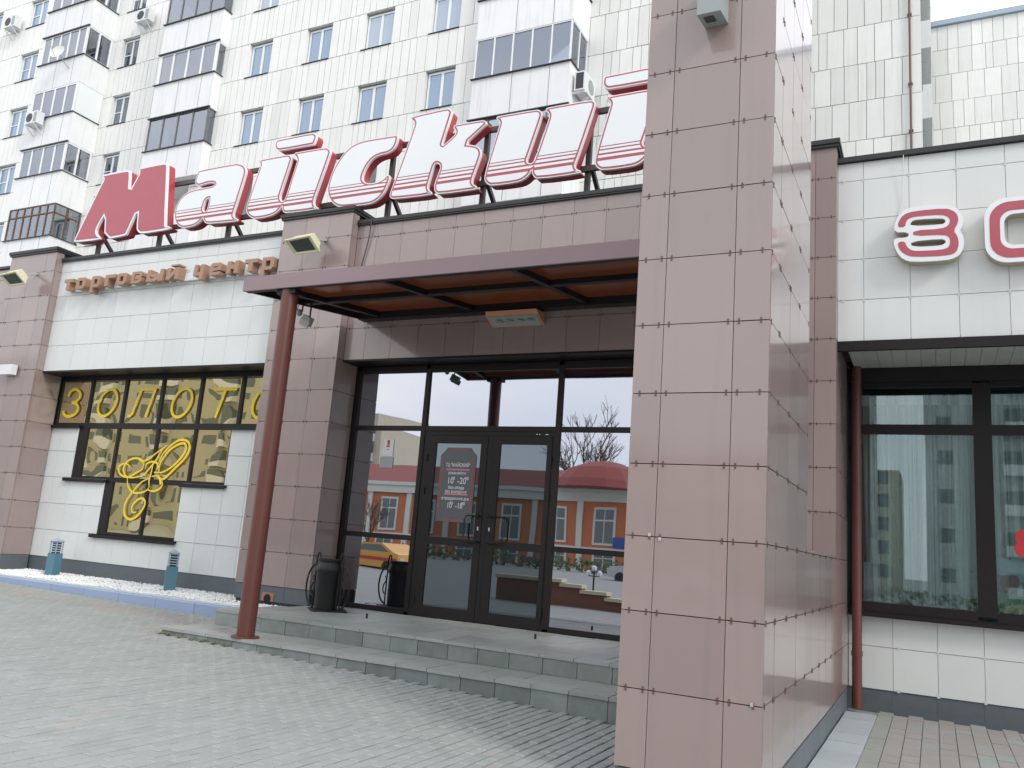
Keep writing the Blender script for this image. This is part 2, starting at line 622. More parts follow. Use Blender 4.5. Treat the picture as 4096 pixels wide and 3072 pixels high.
def tiles(parent, name, us, zs, plane, m_, axis='y', th=0.022, gap=0.008, skip=None, jit=0.0012, vgap=None):
    """grid of cladding tiles; us are x edges (axis y) or y edges (axis x)"""
    for i in range(len(us) - 1):
        for j in range(len(zs) - 1):
            u0, u1, z0, z1 = us[i], us[i + 1], zs[j], zs[j + 1]
            cu, cz = (u0 + u1) / 2, (z0 + z1) / 2
            if skip and skip(cu, cz): continue
            w, h = u1 - u0 - gap * 0.7, z1 - z0 - gap
            if w < 0.02 or h < 0.02: continue
            me = tile_mesh(w, h, th, m_, axis)
            r1, r2 = random.uniform(-1, 1) * 0.0022, random.uniform(-1, 1) * 0.0022
            if axis == 'y':
                inst(name, me, parent, (cu, plane + random.uniform(-jit, jit), cz), (r1, 0, r2))
            else:
                inst(name, me, parent, (plane + random.uniform(-jit, jit), cu, cz), (0, r1, r2))


def clips(mb, us, zs, plane, axis='y', off=0.04, ends=True, w=0.014, h=0.042, skip=None):
    for z in zs:
        pos = []
        for i, u in enumerate(us):
            if i == 0: pos.append(u + 0.07)
            elif i == len(us) - 1: pos.append(u - 0.07)
            elif off == 0: pos.append(u)
            else: pos += [u - off, u + off]
        for u in pos:
            if skip and skip(u, z): continue
            for dz in (-1, 1):
                z0 = z + dz * 0.004; z1 = z + dz * (0.004 + h / 2)
                if axis == 'y':
                    mb.box(u - w / 2, u + w / 2, plane - 0.005, plane + 0.001, z0, z1)
                else:
                    mb.box(plane - 0.001, plane + 0.005, u - w / 2, u + w / 2, z0, z1)
            if axis == 'y':
                mb.box(u - w / 3, u + w / 3, plane - 0.003, plane + 0.01, z - 0.004, z + 0.004)
            else:
                mb.box(plane - 0.01, plane + 0.003, u - w / 3, u + w / 3, z - 0.004, z + 0.004)


def rng(a, b, step):
    o = [a]
    while o[-1] + step < b - 0.02: o.append(o[-1] + step)
    o.append(b)
    return o


G0 = [(-300, -1.30), (-30, -1.42), (-18, -1.56), (-11.6, -1.646), (-8, -1.70), (-4.5, -1.775), (-2.3, -1.86), (-1.1, -1.945), (4, -1.96), (300, -2.0)]


def g(x):
    for (a, za), (b, zb) in zip(G0, G0[1:]):
        if x <= b:
            return za + (zb - za) * (max(x, a) - a) / (b - a)
    return G0[-1][1]


ZR = [0.1635 + 0.6085 * k for k in range(-3, 12)]      # horizontal joints of the cladding: z of row k
def zr(k): return 0.1635 + 0.6085 * k

# ================================================================== ground
def build_ground():
    b = MB()
    xs = [-300, -120, -60, -30, -18, -11.6, -8, -4.5, -2.3, -1.1, 4, 30, 120, 300]
    ys = [-300, -100, -30, 0, 15, 40, 120, 300]
    for i in range(len(xs) - 1):
        for j in range(len(ys) - 1):
            x0, x1, y0, y1 = xs[i], xs[i + 1], ys[j], ys[j + 1]
            b.add([(x0, y0, g(x0) - 0.05), (x1, y0, g(x1) - 0.05), (x1, y1, g(x1) - 0.05), (x0, y1, g(x0) - 0.05)], [(0, 1, 2, 3)])
    part('ground', b, 'ground', None, 'structure')
    # pavers on the plaza: courses run towards the building
    plaza = bpy.data.objects.new('plaza_paving', None)
    COL.objects.link(plaza)
    plaza['kind'] = 'structure'
    plaza.location = (0, 0, H)
    ORG['plaza_paving'] = Vector((0, 0, 0))
    cand = []
    w, l = 0.11, 0.21
    nx = int(17.2 / w)
    for i in range(nx):
        x = -2.4 - (i + 0.5) * w
        off = (i % 2) * l / 2
        y = 2.6 + off
        while y < 11.47:
            yc = y + l / 2
            ok = x > -1.62 * yc - 0.6 and yc > 3.4 + (x + 5.9) * 1.05 and yc > 3.0
            if x > -10.35 and yc > 9.22: ok = False
            if ok: cand.append((x, yc))
            y += l
    # walk-around margin is left to the plain ground; near pavers become objects of their own
    cand.sort(key=lambda p: p[0] ** 2 + p[1] ** 2)

    def tint(x, y):
        r = random.random()
        if y > 10.35 and y < 11.15 and x < -9.8: return random.choice((4, 5, 5, 4, 3))
        if -10.9 < x < -9.4 and 9.3 < y < 10.4: return random.choice((4, 5, 0))
        if y > 11.15: return random.choice((6, 0, 2))
        blob = math.sin(x * 0.9 + 1.3) * math.cos(y * 1.1 + x * 0.4)
        if blob > 0.8 and r < 0.12: return 6
        if blob < -0.85 and r < 0.12: return 5
        return random.choice((0, 0, 1, 1, 2, 3))

    def shape(b, cx, cy, cz, mi, a=0.0035, c=0.008):
        hx, hy = w / 2 - a, l / 2 - a
        vs = [(cx - hx, cy - hy, cz - 0.045), (cx + hx, cy - hy, cz - 0.045), (cx + hx, cy + hy, cz - 0.045), (cx - hx, cy + hy, cz - 0.045),
              (cx - hx, cy - hy, cz - 0.006), (cx + hx, cy - hy, cz - 0.006), (cx + hx, cy + hy, cz - 0.006), (cx - hx, cy + hy, cz - 0.006),
              (cx - hx + c, cy - hy + c, cz), (cx + hx - c, cy - hy + c, cz), (cx + hx - c, cy + hy - c, cz), (cx - hx + c, cy + hy - c, cz)]
        fs = [(0, 1, 5, 4), (1, 2, 6, 5), (2, 3, 7, 6), (3, 0, 4, 7), (4, 5, 9, 8), (5, 6, 10, 9), (6, 7, 11, 10), (7, 4, 8, 11), (8, 9, 10, 11)]
        b.add(vs, fs, mi)
    pm = []
    for k in range(7):
        b = MB()
        shape(b, 0, 0, 0, 0)
        pm.append(mesh_of('paver', b, 'paver_%d' % k, (0, 0, 0)))
    for x, y in cand[:300]:
        inst('paver', pm[tint(x, y)], plaza, (x, y, g(x) + random.uniform(-0.0025, 0.0025)), (random.uniform(-.008, .008), random.uniform(-.01, .01), 0))
    b = MB()
    for x, y in cand[300:]:
        shape(b, x, y, g(x) + random.uniform(-0.003, 0.003), tint(x, y))
    part('paver', b, ['paver_%d' % k for k in range(7)], plaza, 'stuff')
    # right-hand pavement
    rp = bpy.data.objects.new('side_pavement', None)
    COL.objects.link(rp)
    rp['kind'] = 'structure'
    rp.location = (0, 0, H)
    ORG['side_pavement'] = Vector((0, 0, 0))
    y = 8.9
    while y < 13.6:
        b = MB(); b.box(-0.2, 0.2, -0.295, 0.295, -0.04, 0)
        inst('edging_slab', mesh_of('edging_slab', b, 'concrete', (0, 0, 0)), rp, (-0.955, y, -1.925 + random.uniform(-.003, .003)))
        y += 0.6
    b = MB(); w2, l2 = 0.19, 0.38
    ms = []
    for k in range(7):
        b = MB(); b.box(-w2 / 2 + .003, w2 / 2 - .003, -l2 / 2 + .003, l2 / 2 - .003, -0.04, 0)
        ms.append(mesh_of('paver', b, 'paver_%d' % k, (0, 0, 0)))
    cnt = 0
    for i in range(20):
        x = -0.655 + i * 0.192
        for j in range(13):
            yy = 9.2 + j * 0.38 + (i % 2) * 0.19
            if yy > 13.93 or x > 0.55 * (yy - 6): continue
            k = 6 if i == 0 else random.choice((4, 5, 4, 5, 2))
            inst('paver', ms[k], rp, (x, yy, -1.945 + random.uniform(-.003, .003)), (random.uniform(-.006, .006), random.uniform(-.006, .006), 0))


build_ground()

# ================================================================== the shopping centre
mall = thing('shopping_centre', 'single-storey shopping centre clad in pinkish granite and white tiles with a glazed entrance', 'building', (-8, 14, -1.7))
cb = MB()
for x0, x1 in ((-20.55, -18.80), (-11.73, -9.97)):
    cb.box(x0 + .03, x1 - .03, 12.235, 12.88, -1.5, 6.16)
cb.box(-2.31, -1.215, 12.235, 14.1, -2.0, 6.16)
cb.box(-26, -20.5, 12.46, 13.2, 3.2, 5.9)
cb.box(-26, -20.5, 13.05, 13.2, -1.6, 3.2)
cb.box(-18.83, -11.70, 12.47, 13.10, 3.23, 5.90)
cb.box(-10.0, -2.3, 12.435, 12.84, 3.23, 5.90)
cb.box(-1.24, 7.0, 12.47, 14.2, 3.26, 5.90)
part('wall_core', cb, 'core', mall)
lb = MB()   # lower left wall body with the stepped opening
for x0, x1, z0, z1 in ((-18.83, -17.90, -1.5, 2.0), (-17.90, -16.72, -1.5, 0.74), (-16.72, -14.20, -1.5, -0.47), (-14.20, -13.05, -1.5, 0.74), (-13.05, -11.70, -1.5, 2.0)):
    lb = MB(); lb.box(x0, x1, 12.935, 13.3, z0, z1); part('wall_core', lb, 'core_light', mall)
lb = MB()
lb.box(-1.24, 7.0, 14.135, 14.4, -2.0, -0.63)
part('wall_core', lb, 'core_light', mall)
lb = MB()
lb.box(-18.83, -11.70, 12.432, 12.469, 3.23, 5.89)
part('wall_core', lb, 'core_light', mall)
lb = MB()
lb.box(-1.22, 7.0, 12.432, 12.469, 3.26, 5.89)
part('wall_core', lb, 'core_light', mall)
# roof behind the parapets
rb = MB()
rb.box(-26, 7, 12.86, 20.9, 5.55, 5.72)
part('roof', rb, 'flashing', mall)
bk = MB()
bk.box(-26, 7, 16.9, 17.0, -2, 5.5)
bk.box(-26, -2.4, 12.95, 16.9, -1.45, -1.33)
part('inner_wall', bk, 'core', mall)

gx_left = [-18.83, -18.46, -17.86, -17.26, -16.67, -16.07, -15.47, -14.87, -14.25, -13.66, -13.06, -12.46, -11.74]
zup = [zr(5), zr(6), zr(7), zr(8), zr(9), 5.925]
zlow = [zr(-2), zr(-1), zr(0), zr(1), zr(2), 1.99]
GP1 = [-20.55, -20.35, -19.77, -19.17, -18.80]
GP2 = [-11.73, -11.12, -10.54, -9.97]
GF = [-9.97] + [-9.51 + 0.5862 * i for i in range(13)] + [-2.336]
GR = [-1.185, -0.837, -0.237, 0.361, 0.955, 1.55, 2.15, 2.75, 3.35, 3.95, 4.55]
tiles(mall, 'white_tile', gx_left, zup, 12.40, 'white_tile')
tiles(mall, 'white_tile', gx_left, zlow, 12.90, 'white_tile',
      skip=lambda u, z: (0.74 < z and -17.87 < u < -13.05) or (-0.46 < z and -16.68 < u < -14.24))
tiles(mall, 'white_tile', GR, zup, 12.40, 'white_tile')
tiles(mall, 'white_tile', [-1.18, -0.57, 0.02, 0.61, 1.2, 1.79, 2.4, 3.0, 3.6], [zr(-3), zr(-2), -0.62], 14.10, 'white_tile')
zP = [zr(k) for k in range(-2, 10)] + [6.16]
zPr = [zr(k) for k in range(0, 10)] + [6.16]
tiles(mall, 'granite_tile', GP1, zP, 12.20, 'granite')
tiles(mall, 'granite_tile', GP2, zP, 12.20, 'granite')
tiles(mall, 'granite_tile', [12.225, 12.88], zP[:8], -18.80, 'granite', axis='x')
tiles(mall, 'granite_tile', [12.225, 12.395], zP[7:], -18.80, 'granite', axis='x')
tiles(mall, 'granite_tile', [12.225, 12.86], zP[:8], -9.97, 'granite', axis='x')
tiles(mall, 'granite_tile', [12.225, 12.395], zP[7:], -9.97, 'granite', axis='x')
tiles(mall, 'granite_tile', GF, zup, 12.40, 'granite')
tiles(mall, 'granite_tile', [-2.336, -2.076, -1.476, -1.185], zPr, 12.20, 'granite')
tiles(mall, 'granite_tile', [12.225, 12.395], zPr[5:], -1.185, 'granite', axis='x')
tiles(mall, 'granite_tile', [12.225, 12.83, 13.44, 14.08], zPr[:6], -1.185, 'granite', axis='x')
tiles(mall, 'granite_tile', [-26, -25.4, -24.8, -24.2, -23.6, -23, -22.4, -21.8, -21.2, -20.55], zup, 12.42, 'granite')
tiles(mall, 'granite_tile', [-22.4, -21.8, -21.2, -20.55], zlow + [2.6, 3.2], 13.0, 'granite')
cl = MB()
clips(cl, GP1, zP[1:-1], 12.20)
clips(cl, GP2, zP[1:-1], 12.20)
clips(cl, GF, zup[1:-1], 12.40)
clips(cl, [-2.336, -2.076, -1.476, -1.185], zPr[1:-1], 12.20)
for x in (-18.80, -9.97):
    clips(cl, [12.22, 12.88], zP[1:8], x, axis='x')
clips(cl, [12.22, 12.83, 13.44, 14.08], zPr[1:6], -1.185, axis='x')
part('tile_clip', cl, 'clip', mall, 'stuff')
cw = MB()
clips(cw, gx_left, zup[1:-1], 12.40, off=0.0, ends=False, w=0.03, h=0.04)
clips(cw, gx_left, [zr(-1), zr(0)], 12.90, off=0.0, w=0.03, h=0.04, skip=lambda u, z: -16.75 < u < -14.2)
clips(cw, GR, zup[1:-1], 12.40, off=0.0, w=0.04, h=0.04)
clips(cw, [-0.57, 0.02, 0.61, 1.2], [zr(-3) + 0.01, zr(-2)], 14.10, off=0.0, w=0.04, h=0.04)
part('tile_clip', cw, 'clip_white', mall, 'stuff')

# plinths
pb = MB()
pb.box(-18.83, -11.73, 12.915, 12.95, -1.5, zr(-2) - 0.004)
pb.box(-20.56, -18.80, 12.215, 12.87, -1.5, zr(-2) - 0.004)
part('plinth', pb, 'plinth', mall)
for i in range(3):
    b = MB(); b.box(GP2[i] + .003, GP2[i + 1] - .003, 12.212, 12.25, -1.33, zr(-2) - 0.006)
    part('plinth_slab', b, 'plinth', mall)
for i in range(8):
    b = MB(); b.box(-1.18 + .59 * i + .002, -1.18 + .59 * (i + 1) - .002, 14.118, 14.14, -2.0, zr(-3) - 0.006)
    part('plinth_slab', b, 'plinth', mall)

# parapet flashings and pillar caps
fb = MB()
fb.box(-18.80, -11.73, 12.34, 12.80, 5.93, 5.995)
fb.box(-9.97, -2.33, 12.34, 12.80, 5.93, 6.0)
fb.box(-1.185, 7.0, 12.34, 12.80, 5.93, 6.005)
fb.box(-26, -20.55, 12.36, 12.80, 5.93, 5.99)
fb.box(-18.80, -11.73, 12.355, 12.392, 5.90, 5.93)
fb.box(-9.97, -2.33, 12.355, 12.392, 5.90, 5.93)
part('parapet_flashing', fb, 'flashing', mall)
for x0, x1 in ((-20.55, -18.80), (-11.73, -9.97), (-2.336, -1.185)):
    b = MB()
    b.box(x0 - 0.05, x1 + 0.05, 12.14, 13.05, 6.165, 6.235)
    b.box(x0 - 0.03, x1 + 0.03, 12.16, 13.03, 6.12, 6.165)
    part('pillar_cap', b, 'flashing', mall)
    b = MB()
    b.box(x0 + .02, x1 - .012, 12.80, 13.0, 5.72, 6.12)
    part('pillar_back', b, 'dark_steel', mall)

# soffit edges
sb = MB()
sb.box(-18.80, -11.73, 12.385, 12.96, 3.165, 3.20)
sb.box(-9.97, -2.33, 12.392, 12.87, 3.172, 3.204)
sb.box(-1.185, 7.0, 12.35, 12.42, 3.06, 3.20)
part('soffit_trim', sb, 'frame', mall)
x = -1.08
i = 0
while x < 3.6:
    b = MB()
    w = 0.192
    b.box(x, x + w - 0.012, 12.425, 14.05, 3.17, 3.185)
    b.box(x + w - 0.012, x + w, 12.425, 14.05, 3.18, 3.19)
    part('soffit_board', b, 'soffit', mall)
    x += w

# stepped gold window on the left
YW = 12.985


def window_row(name, x0, x1, z0, z1, mull, bar=0.07, top=0.07, bot=0.06, depth=(12.90, 13.05), glass='gold_glass', frame='frame', wide=None):
    b = MB()
    xs = [x0] + mull + [x1]
    wid = wide or {}
    b.box(x0, x1, depth[0] + .01, depth[1], z1 - top, z1)
    b.box(x0, x1, depth[0] + .01, depth[1], z0, z0 + bot)
    edges = []
    for i, xx in enumerate(xs):
        w = wid.get(i, bar)
        if i == 0: a, c = xx, xx + w
        elif i == len(xs) - 1: a, c = xx - w, xx
        else: a, c = xx - w / 2, xx + w / 2
        b.box(a, c, depth[0] + .013, depth[1] - .004, z0 + bot, z1 - top)
        edges.append((a, c))
    f = part(name, b, frame, mall)
    for i in range(len(xs) - 1):
        p = MB()
        p.box(edges[i][1] - .004, edges[i + 1][0] + .004, depth[0] + 0.045, depth[0] + 0.06, z0 + bot - .004, z1 - top + .004)
        part('pane', p, glass, f)
    return f


window_row('window_frame', -18.83, -11.74, 1.995, 3.163, [-17.68, -16.51, -15.32, -14.13, -12.94], bar=0.085, top=0.10)
window_row('window_frame', -17.87, -13.06, 0.765, 1.995, [-16.53, -15.26, -14.12], bar=0.075, top=0.07, wide={0: 0.30, 4: 0.03})
window_row('window_frame', -16.70, -14.22, -0.44, 0.765, [-15.32], bar=0.075, top=0.05, wide={0: 0.28, 2: 0.03})
for x0, x1, z in ((-18.85, -17.80, 1.97), (-13.10, -11.75, 1.97), (-18.05, -16.62, 0.74), (-14.28, -12.98, 0.74), (-16.83, -14.17, -0.47)):
    b = MB()
    b.box(x0, x1, 12.83, 12.95, z - 0.02, z + 0.022)
    b.box(x0, x1, 12.83, 12.845, z - 0.055, z - 0.02)
    part('window_sill', b, 'frame', mall)

# entrance glazing
YE = (12.86, 12.94)


def grid_frame(name, vx, hz, bar, y0, y1, mat_, parent, panes=True, glass='entry_glass', skipcell=None, vb=None, hb=None):
    """frame of vertical bars at vx and horizontal bars at hz; panes fill the cells"""
    b = MB()
    vb = vb or {}; hb = hb or {}
    for i, xx in enumerate(vx):
        w = vb.get(i, bar)
        b.box(xx - w / 2, xx + w / 2, y0, y1, hz[0], hz[-1])
    for i in range(len(vx) - 1):
        for j, zz in enumerate(hz):
            if skipcell and j < len(hz) - 1 and j > 0 and skipcell(i, j) and skipcell(i, j - 1): continue
            h = hb.get(j, bar)
            b.box(vx[i] + vb.get(i, bar) / 2, vx[i + 1] - vb.get(i + 1, bar) / 2, y0 + .006, y1 - .006, zz - h / 2, zz + h / 2)
    f = part(name, b, mat_, parent)
    if panes:
        for i in range(len(vx) - 1):
            for j in range(len(hz) - 1):
                if skipcell and skipcell(i, j): continue
                p = MB()
                p.box(vx[i] + vb.get(i, bar) / 2 - .005, vx[i + 1] - vb.get(i + 1, bar) / 2 + .005, y1 - 0.04, y1 - 0.025, hz[j] + hb.get(j, bar) / 2 - .005, hz[j + 1] - hb.get(j + 1, bar) / 2 + .005)
                pp = part('pane', p, glass, f)
                # factory glass never hangs perfectly true
                a = random.uniform(-1, 1) * 0.0025
                c = Vector(((vx[i] + vx[i + 1]) / 2, y1, (hz[j] + hz[j + 1]) / 2)) - ORG[f.name]
                pp.matrix_local = Matrix.Translation(c) @ Matrix.Rotation(a, 4, 'Z') @ Matrix.Rotation(random.uniform(-1, 1) * 0.002 + (0.0115 if j == 2 and glass == 'entry_glass' else 0), 4, 'X') @ Matrix.Translation(-c)
    return f


grid_frame('entrance_frame', [-9.90, -8.33, -5.65, -2.95, -2.36], [-1.28, 0.0, 1.985, 3.10], 0.09, YE[0], YE[1], 'frame', mall,
           skipcell=lambda i, j: i == 1 and j < 2, hb={3: 0.13, 0: 0.09})
b = MB()
b.box(-8.285, -5.695, 12.875, 12.93, 1.86, 1.935)
b.box(-8.285, -8.18, 12.875, 12.93, -1.32, 1.86)
b.box(-6.955, -6.865, 12.868, 12.93, -1.32, 1.86)
b.box(-5.735, -5.695, 12.875, 12.93, -1.32, 1.86)
part('door_surround', b, 'door_frame', mall)


def door(x0, x1, hinge_left):
    b = MB()
    y0, y1 = 12.862, 12.918
    s0, s1 = (0.165, 0.135) if hinge_left else (0.155, 0.085)
    b.box(x0, x0 + s0, y0, y1, -1.30, 1.855)
    b.box(x1 - s1, x1, y0, y1, -1.30, 1.855)
    b.box(x0 + s0, x1 - s1, y0, y1, 1.715, 1.855)
    b.box(x0 + s0, x1 - s1, y0, y1, -0.075, 0.055)
    b.box(x0 + s0, x1 - s1, y0, y1, -1.30, -1.13)
    d = part('door', b, 'door_frame', mall)
    for z0, z1 in ((-1.13, -0.075), (0.055, 1.715)):
        p = MB(); p.box(x0 + s0, x1 - s1, y0 + .02, y0 + .034, z0, z1)
        part('pane', p, 'door_glass', d)
    # looped pull handle
    hx0, hx1 = (x1 - 0.30, x1 - 0.04) if hinge_left else (x0 + 0.04, x0 + 0.36)
    yy = y0 - 0.075
    out, inn = (hx0, hx1) if hinge_left else (hx1, hx0)
    sg = 1 if hinge_left else -1
    pts = [(inn, y0, 0.46), (inn, yy, 0.46), (out + sg * .07, yy, 0.46), (out + sg * .02, yy, 0.44), (out, yy, 0.38), (out, yy, 0.10), (out + sg * .02, yy, 0.04), (out + sg * .07, yy, 0.02), (inn, yy, 0.02), (inn, y0, 0.02)]
    h = MB(); h.tube(pts, 0.014, 8)
    part('handle', h, 'iron', d, shade=True)
    k = MB()
    lx = x1 - 0.06 if hinge_left else x0 + 0.06
    k.box(lx - .012, lx + .012, y0 - .012, y0 + .001, 0.215, 0.275)
    part('lock', k, 'bright_metal', d)
    for z in (1.45, 0.85, -1.05):
        k = MB()
        hx = x0 - 0.01 if hinge_left else x1 + 0.0
        k.tube([(hx, y0 - .015, z - .06), (hx, y0 - .015, z + .06)], 0.016, 8)
        part('hinge', k, 'iron', d)
    return d


door(-8.175, -6.96, True)
door(-6.86, -5.735, False)
b = MB()
for xx in (-6.03, -5.98, -5.86, -5.83):
    b.box(xx - .008, xx + .008, 12.866, 12.874, 1.885, 1.901)
part('bolt', b, 'bright_metal', mall)


# writing
def text_part(s, x, z, y, h, m_, parent, name='lettering', width=None, bold=0.0, align='CENTER', shear=0.0):
    cu = bpy.data.curves.new('txt', 'FONT')
    cu.body = s
    cu.size = h
    cu.align_x = align
    cu.offset = bold
    cu.shear = shear
    cu.resolution_u = 3
    o = bpy.data.objects.new('txt', cu)
    COL.objects.link(o)
    dg = bpy.context.evaluated_depsgraph_get()
    me = bpy.data.meshes.new_from_object(o.evaluated_get(dg))
    bpy.data.objects.remove(o)
    xs = [v.co.x for v in me.vertices]
    if width and xs and max(xs) > min(xs):
        k = width / (max(xs) - min(xs))
        for v in me.vertices: v.co.x *= k
    off = ORG[parent.name] if parent else Vector((0, 0, -H))
    for v in me.vertices:
        v.co = Vector((v.co.x + x - off.x, y - off.y, v.co.y + z - off.z))
    me.materials.clear()
    me.materials.append(MATS[m_])
    q = bpy.data.objects.new(name, me)
    COL.objects.link(q)
    if parent:
        q.parent = parent
        ORG[q.name] = ORG[parent.name]
    return q


nb = MB()
yn = 12.871
out = [(-7.90, 0.33), (-7.90, 1.50), (-7.83, 1.57), (-7.77, 1.64), (-7.30, 1.64), (-7.24, 1.57), (-7.17, 1.50), (-7.17, 0.33)]
nb.prism([out[::-1]], yn, yn + .002)
notice = part('door_notice', nb, 'lamp_grey', None)
MATS['notice_film'] = mat('notice_film', (0.10, 0.12, 0.13), 0.3)
notice.data.materials[0] = MATS['notice_film']
notice['label'] = 'dark opening-hours notice with white letters and red lines stuck on the left entrance door'
notice['category'] = 'notice'
ORG[notice.name] = Vector((0, 0, -H))
rl = MB()
yr = yn - .002
rl.box(-7.73, -7.33, yr - .001, yr, 1.585, 1.60)
rl.box(-7.73, -7.33, yr - .001, yr, 0.36, 0.375)
rl.box(-7.855, -7.84, yr - .001, yr, 0.46, 1.46)
rl.box(-7.225, -7.21, yr - .001, yr, 0.46, 1.46)
part('red_line', rl, 'red_film', notice)
rl = MB()
rl.box(-7.76, -7.29, yr - .001, yr, 1.235, 1.262)
rl.box(-7.76, -7.29, yr - .001, yr, 0.80, 0.827)
part('pink_line', rl, 'pink_film', notice)
yt = yr - .003
for s, z, h, w in (('ТЦ "МАЙСКИЙ"', 1.30, 0.085, 0.50), ('режим работы', 1.165, 0.07, 0.36), ('10  -20', 1.0, 0.16, 0.36), ('без обеда', 0.905, 0.075, 0.32),
                   ('без выходных', 0.85 - .015, 0.075, 0.44), ('в праздничные дни', 0.715, 0.075, 0.55), ('10  -18', 0.57, 0.14, 0.30)):
    text_part(s, -7.53, z, yt, h, 'white_film', notice, 'lettering', width=w, bold=0.0015)
for s, xx, z in (('00', -7.605, 1.07), ('00', -7.325, 1.07), ('00', -7.60, 0.63), ('00', -7.36, 0.63)):
    text_part(s, xx, z, yt, 0.075, 'white_film', notice, 'lettering', bold=0.0015)
# paper sheets on the side light
b = MB(); b.box(-9.19, -8.96, 12.888, 12.893, 1.46, 1.775)
sh = single('paper_sheet', b, 'white_film', 'small white paper sheet with a red emblem on the glass left of the doors', 'paper')
ORG[sh.name] = Vector((0, 0, -H))
b = MB(); b.lathe((-9.075, 0, 0), [(0.0, 0)], 3) if False else None
b = MB()
b.box(-9.11, -9.04, 12.885, 12.887, 1.63, 1.66)
b.box(-9.10, -9.05, 12.885, 12.887, 1.67, 1.76)
b.box(-9.105, -9.045, 12.885, 12.887, 1.58, 1.59)
part('emblem', b, 'red_film', sh)
b = MB(); b.box(-9.23, -8.94, 12.888, 12.893, 1.245, 1.45)
single('paper_sheet', b, 'concrete', 'grey sheet stuck just below the white paper with the emblem', 'paper')

# right-hand shop window
YS = (13.98, 14.06)
b = MB()
f = grid_frame('shop_window_frame', [-1.06, 0.665, 2.40, 4.0], [-0.48, 2.20, 2.90], 0.14, YS[0], YS[1], 'frame', mall, glass='shop_glass', vb={0: 0.12, 1: 0.24, 2: 0.24}, hb={0: 0.14, 1: 0.15, 2: 0.10})
b = MB()
b.box(-1.16, 4.3, 13.92, 14.12, -0.625, -0.56)
b.box(-1.16, 4.3, 13.99, 14.05, -0.56, -0.54)
part('window_sill', b, 'frame', mall)
b = MB(); b.box(-1.18, 4.3, 13.96, 14.07, 2.94, 3.165)
part('window_head', b, 'dark_steel', mall)
b = MB()
b.box(-1.2, 4.3, 16.4, 16.5, -1.3, 3.3)
b.box(-1.25, -1.2, 14.1, 16.4, -1.3, 3.3)
b.box(4.3, 4.4, 14.1, 16.4, -1.3, 3.3)
b.box(-1.2, 4.3, 14.2, 16.4, -1.2, -1.1)
b.box(-1.2, 4.3, 14.2, 16.4, 3.1, 3.2)
MATS['room2'] = mat('room2', (0.16, 0.20, 0.19), 0.8)
part('shop_room', b, 'room2', mall)


def curtain(x0, x1, y, z0, z1, label, n=90, amp=0.05, seed=1, gath=None):
    rnd = random.Random(seed)
    b = MB()
    ph = [rnd.uniform(0, 6.28) for _ in range(4)]
    nz_ = 10
    for j in range(nz_ + 1):
        tz = j / nz_
        z = z0 + (z1 - z0) * tz
        for i in range(n + 1):
            tx = i / n
            u = tx * (x1 - x0)
            yy = y + amp * (0.6 * math.sin(u * 34 + ph[0]) + 0.4 * math.sin(u * 57 + ph[1] + 0.6 * tz) + 0.5 * math.sin(u * 13 + ph[2]))
            xx = x0 + u
            if gath: xx += gath * (1 - tz) ** 2 * (tx - 0.5)
            b.v.append((xx, yy, z))
    for j in range(nz_):
        for i in range(n):
            a = j * (n + 1) + i
            b.f.append((a, a + 1, a + n + 2, a + n + 1)); b.m.append(0)
    return single('net_curtain', b, 'curtain', label, 'curtain', shade=True)


curtain(-0.98, 0.50, 14.22, -0.40, 2.62, 'white net curtain behind the left pane of the right-hand shop window', n=130, amp=0.06, seed=3, gath=-0.1)
curtain(0.72, 2.3, 14.22, -0.40, 2.62, 'white net curtain behind the pane with the red figure 8', n=130, amp=0.06, seed=5)
b = MB()
b.box(-1.1, 4.2, 14.12, 14.16, 2.60, 2.76)
single('curtain_rail', b, 'curtain', 'pale curtain pelmet across the top of the right-hand shop window', 'curtain rail')
# stickers and shop plants on the right pane
b8 = text_part('8', 1.165, 0.415, 13.985, 0.50, 'red_film', None, 'window_number', width=0.30, bold=0.028)
b8['label'] = 'large red figure 8 stuck on the shop window at the right edge'
b8['category'] = 'sticker'
mat('st_green', (0.05, 0.19, 0.09), 0.6, noise=(14, 0.8, (0.16, 0.30, 0.20)))
mat('st_yellow', (0.45, 0.42, 0.22), 0.6, noise=(10, .5, (0.3, 0.32, 0.2)))
mat('st_brown', (0.20, 0.09, 0.08), 0.7, noise=(22, 0.6, (0.34, 0.16, 0.14)))
mat('st_blue', (0.25, 0.38, 0.46), 0.6, noise=(6, 0.9, (0.45, 0.54, 0.58)))
ys = 14.10
b = MB(); b.prism([[(0.80, -0.40), (2.2, -0.40), (2.2, -0.12), (1.5, -0.08), (1.1, -0.16), (0.80, -0.10)]], ys, ys + .002)
st = single('meadow_sticker', b, 'st_green', 'green meadow picture stuck on the bottom of the right shop pane', 'sticker')
ORG[st.name] = Vector((0, 0, -H))
b = MB(); b.prism([[(0.86, -0.40), (2.2, -0.40), (2.2, -0.26), (1.2, -0.25), (0.9, -0.30)]], ys - .002, ys - .001)
for k in range(6):
    b.box(0.84 + k * .12, 0.852 + k * .12, ys - .004, ys - .003, -0.33, -0.2)
part('fence_picture', b, 'st_yellow', st)
b = MB(); b.prism([catmull([(0.82, 0.0), (0.86, 0.10), (0.95, 0.13), (1.05, 0.12), (1.06, 0.03), (1.0, -0.06), (0.88, -0.09), (0.82, 0.0)][::-1], 4)[:-1]], ys - .003, ys - .002)
part('round_picture', b, 'st_brown', st)
b = MB(); b.prism([[(0.80, 0.13), (0.9, 0.10), (1.2, 0.02), (1.3, 0.3), (1.1, 0.42), (0.95, 0.34), (0.80, 0.40)]], ys + .003, ys + .005)
part('sky_picture', b, 'st_blue', st)

